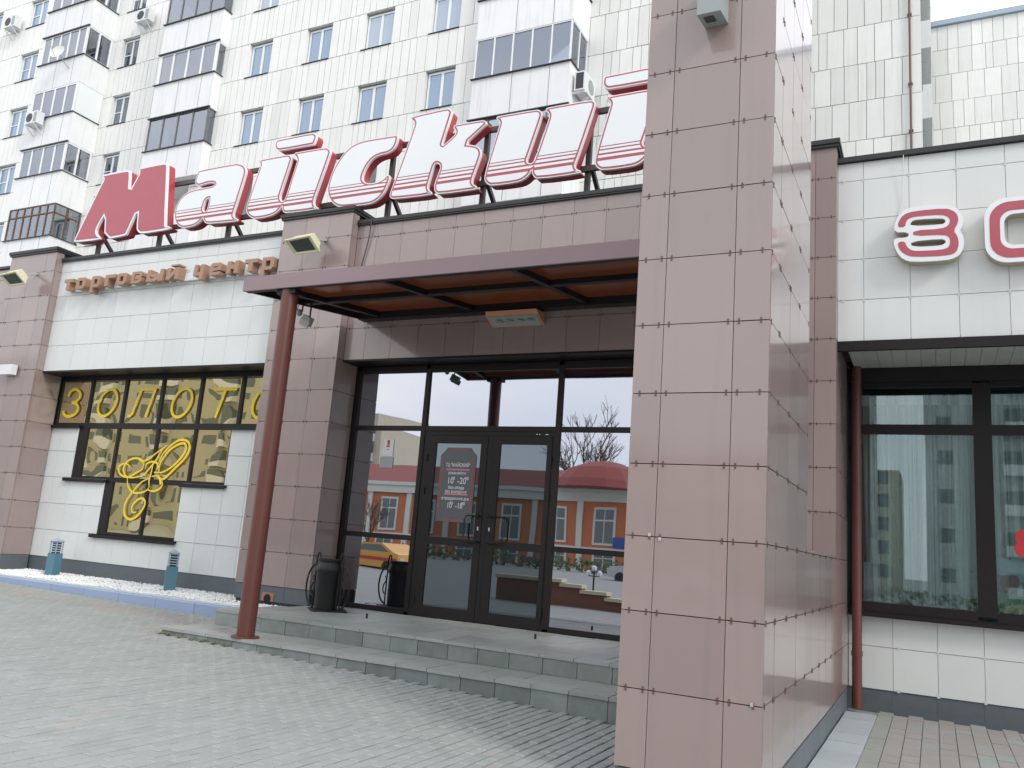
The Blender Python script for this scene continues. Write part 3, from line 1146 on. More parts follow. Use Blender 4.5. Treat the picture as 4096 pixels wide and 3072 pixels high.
# plants on the shop sill
for px_, lab in ((0.30, 'green potted plant low behind the left pane of the right shop window'),):
    t = thing('potted_plant', lab, 'plant', (px_, 14.75, -0.45))
    b = MB(); b.lathe((px_, 14.75, -0.45), [(0.08, 0), (0.11, 0.16), (0.12, 0.17)], 14)
    part('pot', b, 'rust_paint', t, shade=True)
    b = MB()
    for k in range(70):
        a = random.uniform(0, 6.28); r_ = random.uniform(0.05, 0.26); zz = random.uniform(-0.30, 0.15)
        c = Vector((px_ + r_ * math.cos(a), 14.75 + 0.5 * r_ * math.sin(a), zz))
        d1 = Vector((random.uniform(-1, 1), random.uniform(-1, 1), random.uniform(-.2, 1))).normalized() * .07
        d2 = d1.cross(Vector((0.3, 1, 0.2))).normalized() * .03
        b.add([c - d1, c + d2, c + d1, c - d2], [(0, 1, 2, 3)])
    part('leaves', b, 'leaf', t)

# drainpipe
b = MB()
b.tube([(-1.045, 13.86, -1.93), (-1.045, 13.86, 3.16)], 0.07, 16)
b.tube([(-1.045, 13.86, -1.2), (-1.045, 13.86, -1.13)], 0.08, 16)
b.tube([(-1.045, 13.86, -1.93), (-1.045, 13.86, -1.62)], 0.074, 16)
dp = single('drainpipe', b, 'rust_paint', 'reddish-brown drainpipe in the corner left of the right-hand shop window', 'drainpipe', shade=True)
ORG[dp.name] = Vector((0, 0, -H))
for z in (-0.55, 1.9, 2.9):
    b = MB(); b.box(-1.13, -0.96, 13.85, 14.0, z, z + .035)
    part('bracket', b, 'iron', dp)

# ================================================================== free-standing pillar and its low wall
pil = thing('granite_pillar', 'tall square pillar clad in pinkish granite in the foreground with a low wall behind it', 'pillar', (-1.76, 8.0, -1.9))
b = MB()
b.box(-2.31, -1.205, 6.90, 9.28, -1.9, 7.6)
b.box(-2.31, -1.205, 9.28, 12.17, -2.0, 0.15)
part('pillar_core', b, 'core', pil)
GX = [-2.336, -2.076, -1.476, -1.18]
GY = [6.87, 7.35, 7.955, 8.565, 9.18, 9.785, 10.395, 11.005, 11.615, 12.2]
GYU = [6.87, 7.35, 7.955, 8.565, 9.30]
zlo = [zr(-3), zr(-2), zr(-1), zr(0)]
zhi = [zr(k) for k in range(0, 13)]
tiles(pil, 'granite_tile', GX, zlo + zhi[1:], 6.87, 'granite', jit=0.002)
tiles(pil, 'granite_tile', [6.894] + GY[1:], zlo, -1.18, 'granite', axis='x')
tiles(pil, 'granite_tile', [6.894] + GYU[1:], zhi, -1.18, 'granite', axis='x')
b = MB()
b.box(-2.345, -1.17, 9.30, 12.2, zr(0) + .002, zr(0) + .03)
part('wall_coping', b, 'granite', pil)
b = MB()
b.box(-2.336, -2.312, 6.895, 9.30, -1.3, 7.4)
b.box(-2.31, -1.205, 9.282, 9.305, .20, 7.4)
b.box(-2.336, -2.312, 9.30, 12.17, -1.3, zr(0))
part('back_cladding', b, 'granite', pil)
b = MB()
clips(b, GX, zlo[1:] + zhi[1:], 6.87, off=0.045)
clips(b, GY, zlo[1:3], -1.18, axis='x', off=0.03)
clips(b, GYU, zhi[0:], -1.18, axis='x', off=0.03)
clips(b, GY[4:], [zr(0)], -1.18, axis='x', off=0.03)
part('tile_clip', b, 'clip', pil, 'stuff')
b = MB()
for (x, z) in ((-2.12, zr(0) + .015), (-2.03, zr(0) - .015), (-1.26, zr(-2) + .01)):
    b.box(x - .012, x + .012, 6.860, 6.866, z - .014, z + .014)
part('loose_clip', b, 'bright_metal', pil)
for i in range(9):
    b = MB(); b.box(-1.19, -1.172, GY[i] + .002, GY[i + 1] - .002, -2.0, zr(-3) - .008)
    part('plinth_slab', b, 'plinth', pil)
b = MB(); b.box(-1.22, -1.178, 12.2, 14.08, -2.0, zr(-3) - .008)
part('plinth_slab', b, 'plinth', pil)
b = MB(); b.box(-2.33, -1.19, 6.885, 6.90, -2.0, zr(-3) - .008)
part('plinth_slab', b, 'plinth', pil)
# tiles that carry the low wall on to the shop recess
tiles(pil, 'granite_tile', [12.2, 12.83, 13.44, 14.08], [zr(-3), zr(-2), zr(-1), zr(0)], -1.182, 'granite', axis='x')

# box lamp at the top of the pillar
t = thing('pillar_lamp', 'grey square box lamp fixed high on the front of the foreground pillar', 'lamp', (-1.70, 6.87, 4.9))
b = MB()
b.add([(-1.805, 6.56, 4.735), (-1.595, 6.56, 4.735), (-1.595, 6.868, 4.80), (-1.805, 6.868, 4.80), (-1.805, 6.56, 5.2), (-1.595, 6.56, 5.2), (-1.595, 6.868, 5.2), (-1.805, 6.868, 5.2)],
      [(0, 3, 2, 1), (4, 5, 6, 7), (0, 1, 5, 4), (1, 2, 6, 5), (2, 3, 7, 6), (3, 0, 4, 7)])
part('lamp_body', b, 'lamp_grey', t)
b = MB()
b.add([(-1.765, 6.63, 4.745), (-1.675, 6.63, 4.745), (-1.675, 6.76, 4.772), (-1.765, 6.76, 4.772)], [(0, 3, 2, 1)])
part('lamp_glass', b, 'lamp_glass', t)

# ================================================================== steps
st = thing('entrance_steps', 'two wide grey stone steps and landing in front of the glazed entrance', 'steps', (-6.3, 11, -1.7))
b = MB()
b.box(-10.12, -2.34, 10.22, 12.86, -1.9, -1.36)
b.box(-10.25, -2.34, 9.33, 10.22, -1.9, -1.60)
part('step_core', b, 'core_light', st)


def slab_row(x0, x1, y0, y1, z0, z1, w, name, mt, mn=0.004):
    x = x0
    while x < x1 - 0.02:
        ww = min(w * random.uniform(0.98, 1.02), x1 - x)
        if x1 - (x + ww) < 0.15: ww = x1 - x
        b = MB()
        b.box(-ww / 2 + mn, ww / 2 - mn, 0, y1 - y0 - 2 * mn, z0 - z1, 0)
        inst(name, mesh_of(name, b, mt, (0, 0, 0)), st, (x + ww / 2, y0 + mn, z1 + random.uniform(-.003, .002)), (random.uniform(-.003, .003), random.uniform(-.004, .004), 0))
        x += ww


slab_row(-10.16, -2.34, 10.185, 10.52, -1.362, -1.32, 0.47, 'tread_slab', 'step_slab')
for y in (10.52, 11.10, 11.68, 12.26):
    slab_row(-10.12 if y < 11.6 else -9.98, -2.34, y, min(y + 0.58, 12.86), -1.36, -1.323, 0.58, 'tread_slab', 'step_slab')
slab_row(-10.30, -2.34, 9.285, 9.62, -1.602, -1.56, 0.47, 'tread_slab', 'step_slab')
slab_row(-10.26, -2.34, 9.62, 10.20, -1.60, -1.563, 0.58, 'tread_slab', 'step_slab')
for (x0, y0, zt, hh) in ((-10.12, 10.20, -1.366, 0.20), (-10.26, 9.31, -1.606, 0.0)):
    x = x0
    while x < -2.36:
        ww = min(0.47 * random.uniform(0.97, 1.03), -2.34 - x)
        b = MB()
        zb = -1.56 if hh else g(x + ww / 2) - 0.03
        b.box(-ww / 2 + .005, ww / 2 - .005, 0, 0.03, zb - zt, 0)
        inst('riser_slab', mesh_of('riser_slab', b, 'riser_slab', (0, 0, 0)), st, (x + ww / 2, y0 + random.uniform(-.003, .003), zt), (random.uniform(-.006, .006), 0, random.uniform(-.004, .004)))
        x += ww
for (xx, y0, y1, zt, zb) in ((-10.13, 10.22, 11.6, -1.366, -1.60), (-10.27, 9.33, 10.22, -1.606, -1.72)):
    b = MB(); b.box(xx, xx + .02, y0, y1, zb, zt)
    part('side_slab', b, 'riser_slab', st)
b = MB()
for k in range(40):
    xx = random.uniform(-9.9, -8.9) if k < 25 else random.uniform(-10.25, -10.0)
    s = random.uniform(.008, .02)
    zz = g(xx) + random.uniform(0, .035)
    b.add([(xx - s * 2, 9.30, zz - s * .3), (xx + s * 2, 9.295, zz), (xx, 9.29, zz + s), (xx, 9.25, zz - s)], [(0, 1, 2), (0, 3, 1), (0, 2, 3), (1, 3, 2)])
part('moss', b, 'moss', st, 'stuff')
for xx, yy, lab in ((-8.22, 11.57, 'short black door stop on the landing in front of the left door'), (-5.29, 11.73, 'short black door stop on the landing right of the doors')):
    b = MB(); b.tube([(xx, yy, -1.325), (xx, yy, -1.25)], 0.018, 10)
    single('door_stop', b, 'iron', lab, 'door stop', 'door stops on the landing')

# ================================================================== entrance canopy
ca = thing('entrance_canopy', 'flat brown canopy over the entrance on a dark frame and one reddish-brown post', 'canopy', (-6, 10.8, -1.56))


def cz(y): return 3.60 + (y - 9.33) * 0.127


b = MB()
b.box(-9.60, -2.34, 9.30, 9.335, 3.575, 3.80)
part('front_fascia', b, 'canopy_edge', ca)
b = MB()
b.box(-9.58, -2.34, 9.335, 9.42, 3.575, 3.59)
b.box(-9.58, -2.34, 9.335, 9.42, 3.78, 3.80)
part('front_channel', b, 'dark_steel', ca)
b = MB()
b.add([(-9.60, 9.337, 3.58), (-9.55, 9.337, 3.58), (-9.55, 12.37, cz(12.37) - .02), (-9.60, 12.37, cz(12.37) - .02),
       (-9.60, 9.337, 3.80), (-9.55, 9.337, 3.80), (-9.55, 12.37, cz(12.37) + .16), (-9.60, 12.37, cz(12.37) + .16)],
      [(0, 3, 2, 1), (4, 5, 6, 7), (0, 1, 5, 4), (1, 2, 6, 5), (2, 3, 7, 6), (3, 0, 4, 7)])
part('end_channel', b, 'dark_steel', ca)
for x in (-9.10, -7.12, -5.0, -2.9):
    b = MB(); b.bar((x, 9.43, cz(9.43) + .035), (x, 12.18, cz(12.18) + .035), 0.09, 0.09)
    part('cross_beam', b, 'dark_steel', ca)
b = MB(); b.box(-9.54, -2.34, 10.64, 10.75, cz(10.69) - .005, cz(10.69) + .075)
part('middle_beam', b, 'dark_steel', ca)
b = MB(); b.box(-9.54, -2.34, 12.16, 12.36, cz(12.2) - .05, cz(12.2) + .09)
part('back_beam', b, 'dark_steel', ca)
for x0, x1 in ((-9.54, -7.12), (-7.12, -5.0), (-5.0, -2.34)):
    for y0, y1 in ((9.36, 10.69), (10.69, 12.38)):
        b = MB()
        z0, z1 = cz(y0) + .085, cz(y1) + .085
        b.add([(x0, y0, z0), (x1, y0, z0), (x1, y1, z1), (x0, y1, z1), (x0, y0, z0 + .01), (x1, y0, z0 + .01), (x1, y1, z1 + .01), (x0, y1, z1 + .01)],
              [(0, 3, 2, 1), (4, 5, 6, 7), (0, 1, 5, 4), (1, 2, 6, 5), (2, 3, 7, 6), (3, 0, 4, 7)])
        part('roof_sheet', b, 'canopy_sheet', ca)
b = MB()
b.tube([(-8.77, 9.46, -1.54), (-8.77, 9.46, 3.57)], 0.128, 28)
po = part('post', b, 'rust_paint', ca, shade=True)
b = MB(); b.lathe((-8.77, 9.46, -1.562), [(0.2, 0), (0.2, 0.018), (0.195, 0.022)], 28)
part('base_flange', b, 'rust_paint', po)
b = MB(); b.box(-8.95, -8.59, 9.36, 9.56, 3.50, 3.585)
part('post_head', b, 'dark_steel', ca)
# snow-guard bolts on the front edge
b = MB()
for x in (-8.1, -6.8, -5.9, -4.9, -4.1, -3.3):
    b.box(x - .02, x + .02, 9.31, 9.34, 3.80, 3.812)
part('bolt', b, 'canopy_edge', ca)

# light strip under the canopy
t = thing('entrance_light', 'long shallow light fitting under the canopy above the doors', 'lamp', (-6.3, 12.3, 3.8))
b = MB()
b.add([(-6.80, 12.10, 3.80), (-5.80, 12.10, 3.80), (-5.80, 12.38, 3.68), (-6.80, 12.38, 3.68), (-6.78, 12.05, 3.875), (-5.82, 12.05, 3.875), (-5.82, 12.38, 3.90), (-6.78, 12.38, 3.90)],
      [(0, 3, 2, 1), (4, 5, 6, 7), (0, 1, 5, 4), (1, 2, 6, 5), (2, 3, 7, 6), (3, 0, 4, 7)])
part('casing', b, 'orange_case', t)
b = MB()
b.add([(-6.76, 12.098, 3.793), (-5.84, 12.098, 3.793), (-5.84, 12.36, 3.680), (-6.76, 12.36, 3.680)], [(0, 3, 2, 1)])
for p in b.v: pass
part('diffuser', b, 'diffuser', t)
for x in (-6.58, -6.38, -6.18, -5.98):
    b = MB(); b.lathe((x, 12.22, 3.728), [(0.07, -0.004), (0.072, 0.0)], 14)
    part('reflector', b, 'lamp_grey', t)

# small sensor light hanging from the canopy
t = thing('sensor_light', 'small grey floodlight with motion sensor hanging under the left end of the canopy', 'lamp', (-9.3, 10.5, 3.4))
b = MB()
b.bar((-9.42, 10.5, 3.74), (-9.42, 10.5, 3.58), 0.018)
part('hanger', b, 'dark_steel', t)
b = MB()
b.bar((-9.24, 10.5, 3.74), (-9.24, 10.5, 3.42), 0.02)
part('hanger', b, 'dark_steel', t)
b = MB(); b.lathe((-9.45, 10.47, 3.50), [(0.03, 0), (0.05, 0.03), (0.05, 0.08), (0.03, 0.11)], 12)
part('sensor', b, 'lamp_grey', t, shade=True)
b = MB(); b.bar((-9.33, 10.46, 3.44), (-9.16, 10.44, 3.36), 0.10, 0.15)
part('lamp_head', b, 'lamp_grey', t)
b = MB(); b.bar((-9.36, 10.41, 3.40), (-9.15, 10.39, 3.30), 0.02, 0.11)
part('lamp_glass', b, 'diffuser', t)
b = MB(); b.tube([(-9.50, 10.5, 3.72), (-9.54, 10.5, 3.62), (-9.48, 10.48, 3.55)], 0.009, 6)
part('wire', b, 'cable', t)


# floodlights on the pillars
def flood(cx, lab):
    t = thing('floodlight', lab, 'floodlight', (cx + .25, 12.2, 5.58), 'cream floodlights on the pillars')
    fr = MB()
    F = [(-.36, -.30, -.02), (.30, -.30, .02), (.36, -.02, -.22), (-.28, -.04, -.24)]       # rim of the glass
    B = [(-.25, -.13, .13), (.26, -.12, .16), (.30, .06, .0), (-.18, .05, -.04)]            # back of the housing
    M_ = Vector((cx, 11.86, 5.43))
    F = [Vector(p) * .88 + M_ for p in F]; B = [Vector(p) * .88 + M_ for p in B]
    fr.add(F + B, [(0, 1, 5, 4), (1, 2, 6, 5), (2, 3, 7, 6), (3, 0, 4, 7), (4, 5, 6, 7), (3, 2, 1, 0)])
    h = part('housing', fr, 'lamp_cream', t)
    c = sum(F, Vector()) / 4
    n = (F[1] - F[0]).cross(F[3] - F[0]).normalized()
    if n.z > 0: n = -n
    G1 = [c + (p - c) * 0.80 + n * 0.004 for p in F]
    gb = MB(); gb.add(G1, [(0, 1, 2, 3)])
    part('glass', gb, 'lamp_glass', h)
    rim = MB()
    O = [c + (p - c) * 1.03 + n * 0.002 for p in F]
    for i in range(4): rim.bar(O[i], O[(i + 1) % 4], 0.03, 0.03)
    part('rim', rim, 'lamp_cream', h)
    ar = MB(); ar.bar((cx + .10, 11.90, 5.50), (cx + .14, 12.19, 5.60), 0.10, 0.05)
    part('arm', ar, 'bright_metal', t)
    return t


flood(-10.72, 'cream floodlight on the granite pillar just left of the entrance canopy')
flood(-19.55, 'cream floodlight on the granite pillar at the left edge')
t = thing('wall_box', 'small white box fixed to the granite pillar at the left edge below the floodlight', 'box', (-19.64, 12.2, 3.18))
b = MB(); b.box(-19.88, -19.42, 12.02, 12.16, 3.07, 3.31)
part('box_body', b, 'ac_white', t)
b = MB(); b.box(-19.80, -19.70, 12.16, 12.20, 3.12, 3.26)
part('bracket', b, 'lamp_grey', t)
b = MB()
b.tube([(-9.62, 12.33, 5.98), (-9.66, 12.36, 5.6), (-9.80, 12.37, 4.9), (-9.93, 12.37, 4.2)], 0.012, 6)
single('wall_cable', b, 'cable', 'dark cable running down the granite wall above the canopy beside the floodlit pillar', 'cable')
b = MB()
b.tube([(-.30, 12.33, 5.92), (-.33, 12.385, 5.2), (-.44, 12.385, 4.75)], 0.006, 5)
single('wall_cable', b, 'white_tile', 'thin white cable on the white tiles above the red 3-shaped letter', 'cable')
t = thing('drain_outlet', 'round drain hole in a pinkish patch in the plinth left of the entrance steps', 'drain', (-10.91, 12.2, -1.3))
b = MB(); b.box(-11.05, -10.77, 12.203, 12.213, -1.33, -1.175)
part('surround', b, 'pipe_orange', t)
b = MB(); b.prism([[(-10.91 + .085 * math.cos(a * .524), -1.285 + .085 * math.sin(a * .524)) for a in range(12)]], 12.199, 12.202)
part('hole', b, 'black', t)


# ================================================================== litter bins
def litter_bin(cx, cy, lab):
    z = -1.32
    t = thing('litter_bin', lab, 'bin', (cx, cy, z))
    b = MB()
    b.lathe((cx, cy, z), [(0.19, 0.02), (0.195, 0.05), (0.20, 0.60), (0.235, 0.66), (0.235, 0.70), (0.20, 0.80), (0.215, 0.83), (0.215, 0.86), (0.19, 0.86), (0.18, 0.70)], 24)
    part('bucket', b, 'iron', t, shade=True)
    for s in (-1, 1):
        b = MB()
        x = cx + s * 0.25
        for dx in (-0.035, 0.035):
            b.tube([(x + dx, cy, z), (x + dx, cy, z + 0.86)], 0.015, 6)
        pts = [(x - .035 + 0.035 - 0.035 * math.cos(a), cy, z + 0.86 + 0.10 * math.sin(a)) for a in [k * math.pi / 8 for k in range(9)]]
        b.tube(pts, 0.015, 6)
        arc = [(x + s * (0.02 + 0.19 * math.sin(a)), cy, z + 0.40 - 0.36 * math.cos(a)) for a in [k * math.pi / 12 for k in range(13)]]
        b.tube(arc, 0.017, 6)
        scr = [(x + s * (0.06 + 0.055 * math.sin(a) * (1 - a / 9)), cy, z + 0.26 + 0.30 * a / 6.3 - .04 * math.cos(a)) for a in [k * 6.3 / 16 for k in range(17)]]
        b.tube(scr, 0.013, 6)
        b.lathe((x + s * .07, cy, z + .55), [(0.0, -.02), (0.02, 0), (0.0, .02)], 8)
        b.tube([(x, cy, z + .30), (cx + s * .19, cy, z + .30)], 0.01, 6)
        b.tube([(x, cy, z + .72), (cx + s * .19, cy, z + .72)], 0.01, 6)
        part('scroll_side', b, 'iron', t, shade=True)
    b = MB()
    b.tube([(cx - .25, cy, z + .80), (cx + .25, cy, z + .80)], 0.012, 6)
    part('top_bar', b, 'iron', t)
    return t


litter_bin(-9.27, 11.82, 'black metal litter bin with scrolled sides beside the pillar left of the entrance')
b = MB()
b.add([(-9.70, 11.88, -1.315), (-9.28, 11.47, -1.315), (-8.86, 11.90, -1.315), (-9.28, 12.36, -1.315),
       (-9.70, 11.88, -1.305), (-9.28, 11.47, -1.305), (-8.86, 11.90, -1.305), (-9.28, 12.36, -1.305)],
      [(4, 5, 6, 7), (0, 1, 5, 4), (1, 2, 6, 5), (2, 3, 7, 6), (3, 0, 4, 7)])
single('rubber_mat', b, 'rubber', 'dark square mat lying under the black litter bin', 'mat')

# ================================================================== kerb, gravel bed, bollard lights
kb = bpy.data.objects.new('kerb', None)
COL.objects.link(kb)
kb['kind'] = 'structure'
kb.location = (0, 0, H)
ORG['kerb'] = Vector((0, 0, 0))
x = -26.0
while x < -10.35:
    ww = min(1.0, -10.32 - x)
    b = MB()
    z0, zt = g(x) - .06, -1.445
    c = 0.018
    vs = [(x + .004, 11.55, z0), (x + ww - .004, 11.55, z0), (x + ww - .004, 11.72, z0), (x + .004, 11.72, z0),
          (x + .004, 11.55, zt - c), (x + ww - .004, 11.55, zt - c), (x + ww - .004, 11.55 + c, zt), (x + .004, 11.55 + c, zt),
          (x + .004, 11.72, zt), (x + ww - .004, 11.72, zt)]
    b.add(vs, [(0, 1, 5, 4), (4, 5, 6, 7), (7, 6, 9, 8), (2, 3, 8, 9), (1, 2, 9, 6, 5), (3, 0, 4, 7, 8)])
    part('kerb_stone', b, 'kerb', kb)
    x += ww
b = MB(); b.box(-26, -10.14, 11.72, 12.93, -1.6, -1.43)
for p in range(8):
    i = p
part('gravel_bed', b, 'gravel_bed', None, 'structure')
b = MB()
for k in range(9000):
    xx = random.uniform(-20.5, -10.2); yy = 11.73 + 1.17 * random.random()
    s = random.uniform(.012, .026)
    zz = -1.425 + random.uniform(0, .012) + 0.05 * (yy - 11.7) / 1.2 + 0.012 * math.sin(xx * 3.1) * math.cos(yy * 5)
    r = [s * random.uniform(.7, 1.2) for _ in range(6)]
    a = random.uniform(0, 3.1); c_, s_ = math.cos(a), math.sin(a)
    b.add([(xx + r[0] * c_, yy + r[0] * s_, zz), (xx - r[1] * c_, yy - r[1] * s_, zz), (xx - r[2] * s_, yy + r[2] * c_, zz), (xx + r[3] * s_, yy - r[3] * c_, zz), (xx, yy, zz + r[4] * .8), (xx, yy, zz - r[5])],
          [(0, 2, 4), (2, 1, 4), (1, 3, 4), (3, 0, 4), (2, 0, 5), (1, 2, 5), (3, 1, 5), (0, 3, 5)])
part('gravel', b, 'gravel', None, 'stuff')


def bollard(cx, cy, rot, lab):
    z = -1.42
    t = thing('bollard_light', lab, 'lamp', (cx, cy, z), 'teal bollard lights in the gravel', rz=rot)
    b = MB(); b.box(-.105, .105, -.105, .105, 0, 0.50)
    p = part('bollard_body', b, 'bollard', t, local=True)
    b = MB(); b.box(-.06, .06, -.06, .06, 0.50, 0.74)
    part('lamp_core', b, 'dark_steel', t, local=True)
    for k in range(5):
        zz = 0.53 + k * 0.05
        b = MB()
        w0, w1 = 0.078, 0.102
        vs = [(-w1, -w1, zz), (w1, -w1, zz), (w1, w1, zz), (-w1, w1, zz), (-w0, -w0, zz + .022), (w0, -w0, zz + .022), (w0, w0, zz + .022), (-w0, w0, zz + .022)]
        b.add(vs, [(0, 1, 5, 4), (1, 2, 6, 5), (2, 3, 7, 6), (3, 0, 4, 7), (4, 5, 6, 7), (3, 2, 1, 0)])
        part('louvre', b, 'galv_blue', t, local=True)
    b = MB()
    for sx in (-1, 1):
        for sy in (-1, 1):
            b.box(sx * .085 - .008, sx * .085 + .008, sy * .085 - .008, sy * .085 + .008, .50, .77)
    part('lamp_posts', b, 'galv_blue', t, local=True)
    b = MB()
    b.add([(-.118, -.118, .765), (.118, -.118, .765), (.118, .118, .765), (-.118, .118, .765), (0, 0, .84)], [(0, 1, 4), (1, 2, 4), (2, 3, 4), (3, 0, 4), (3, 2, 1, 0)])
    part('cap', b, 'galv_blue', t, local=True)


bollard(-17.25, 12.42, R(8), 'teal bollard light with louvred top in the white gravel, left of the two')
bollard(-13.65, 12.42, R(-38), 'teal bollard light with louvred top in the white gravel, nearer the entrance post')

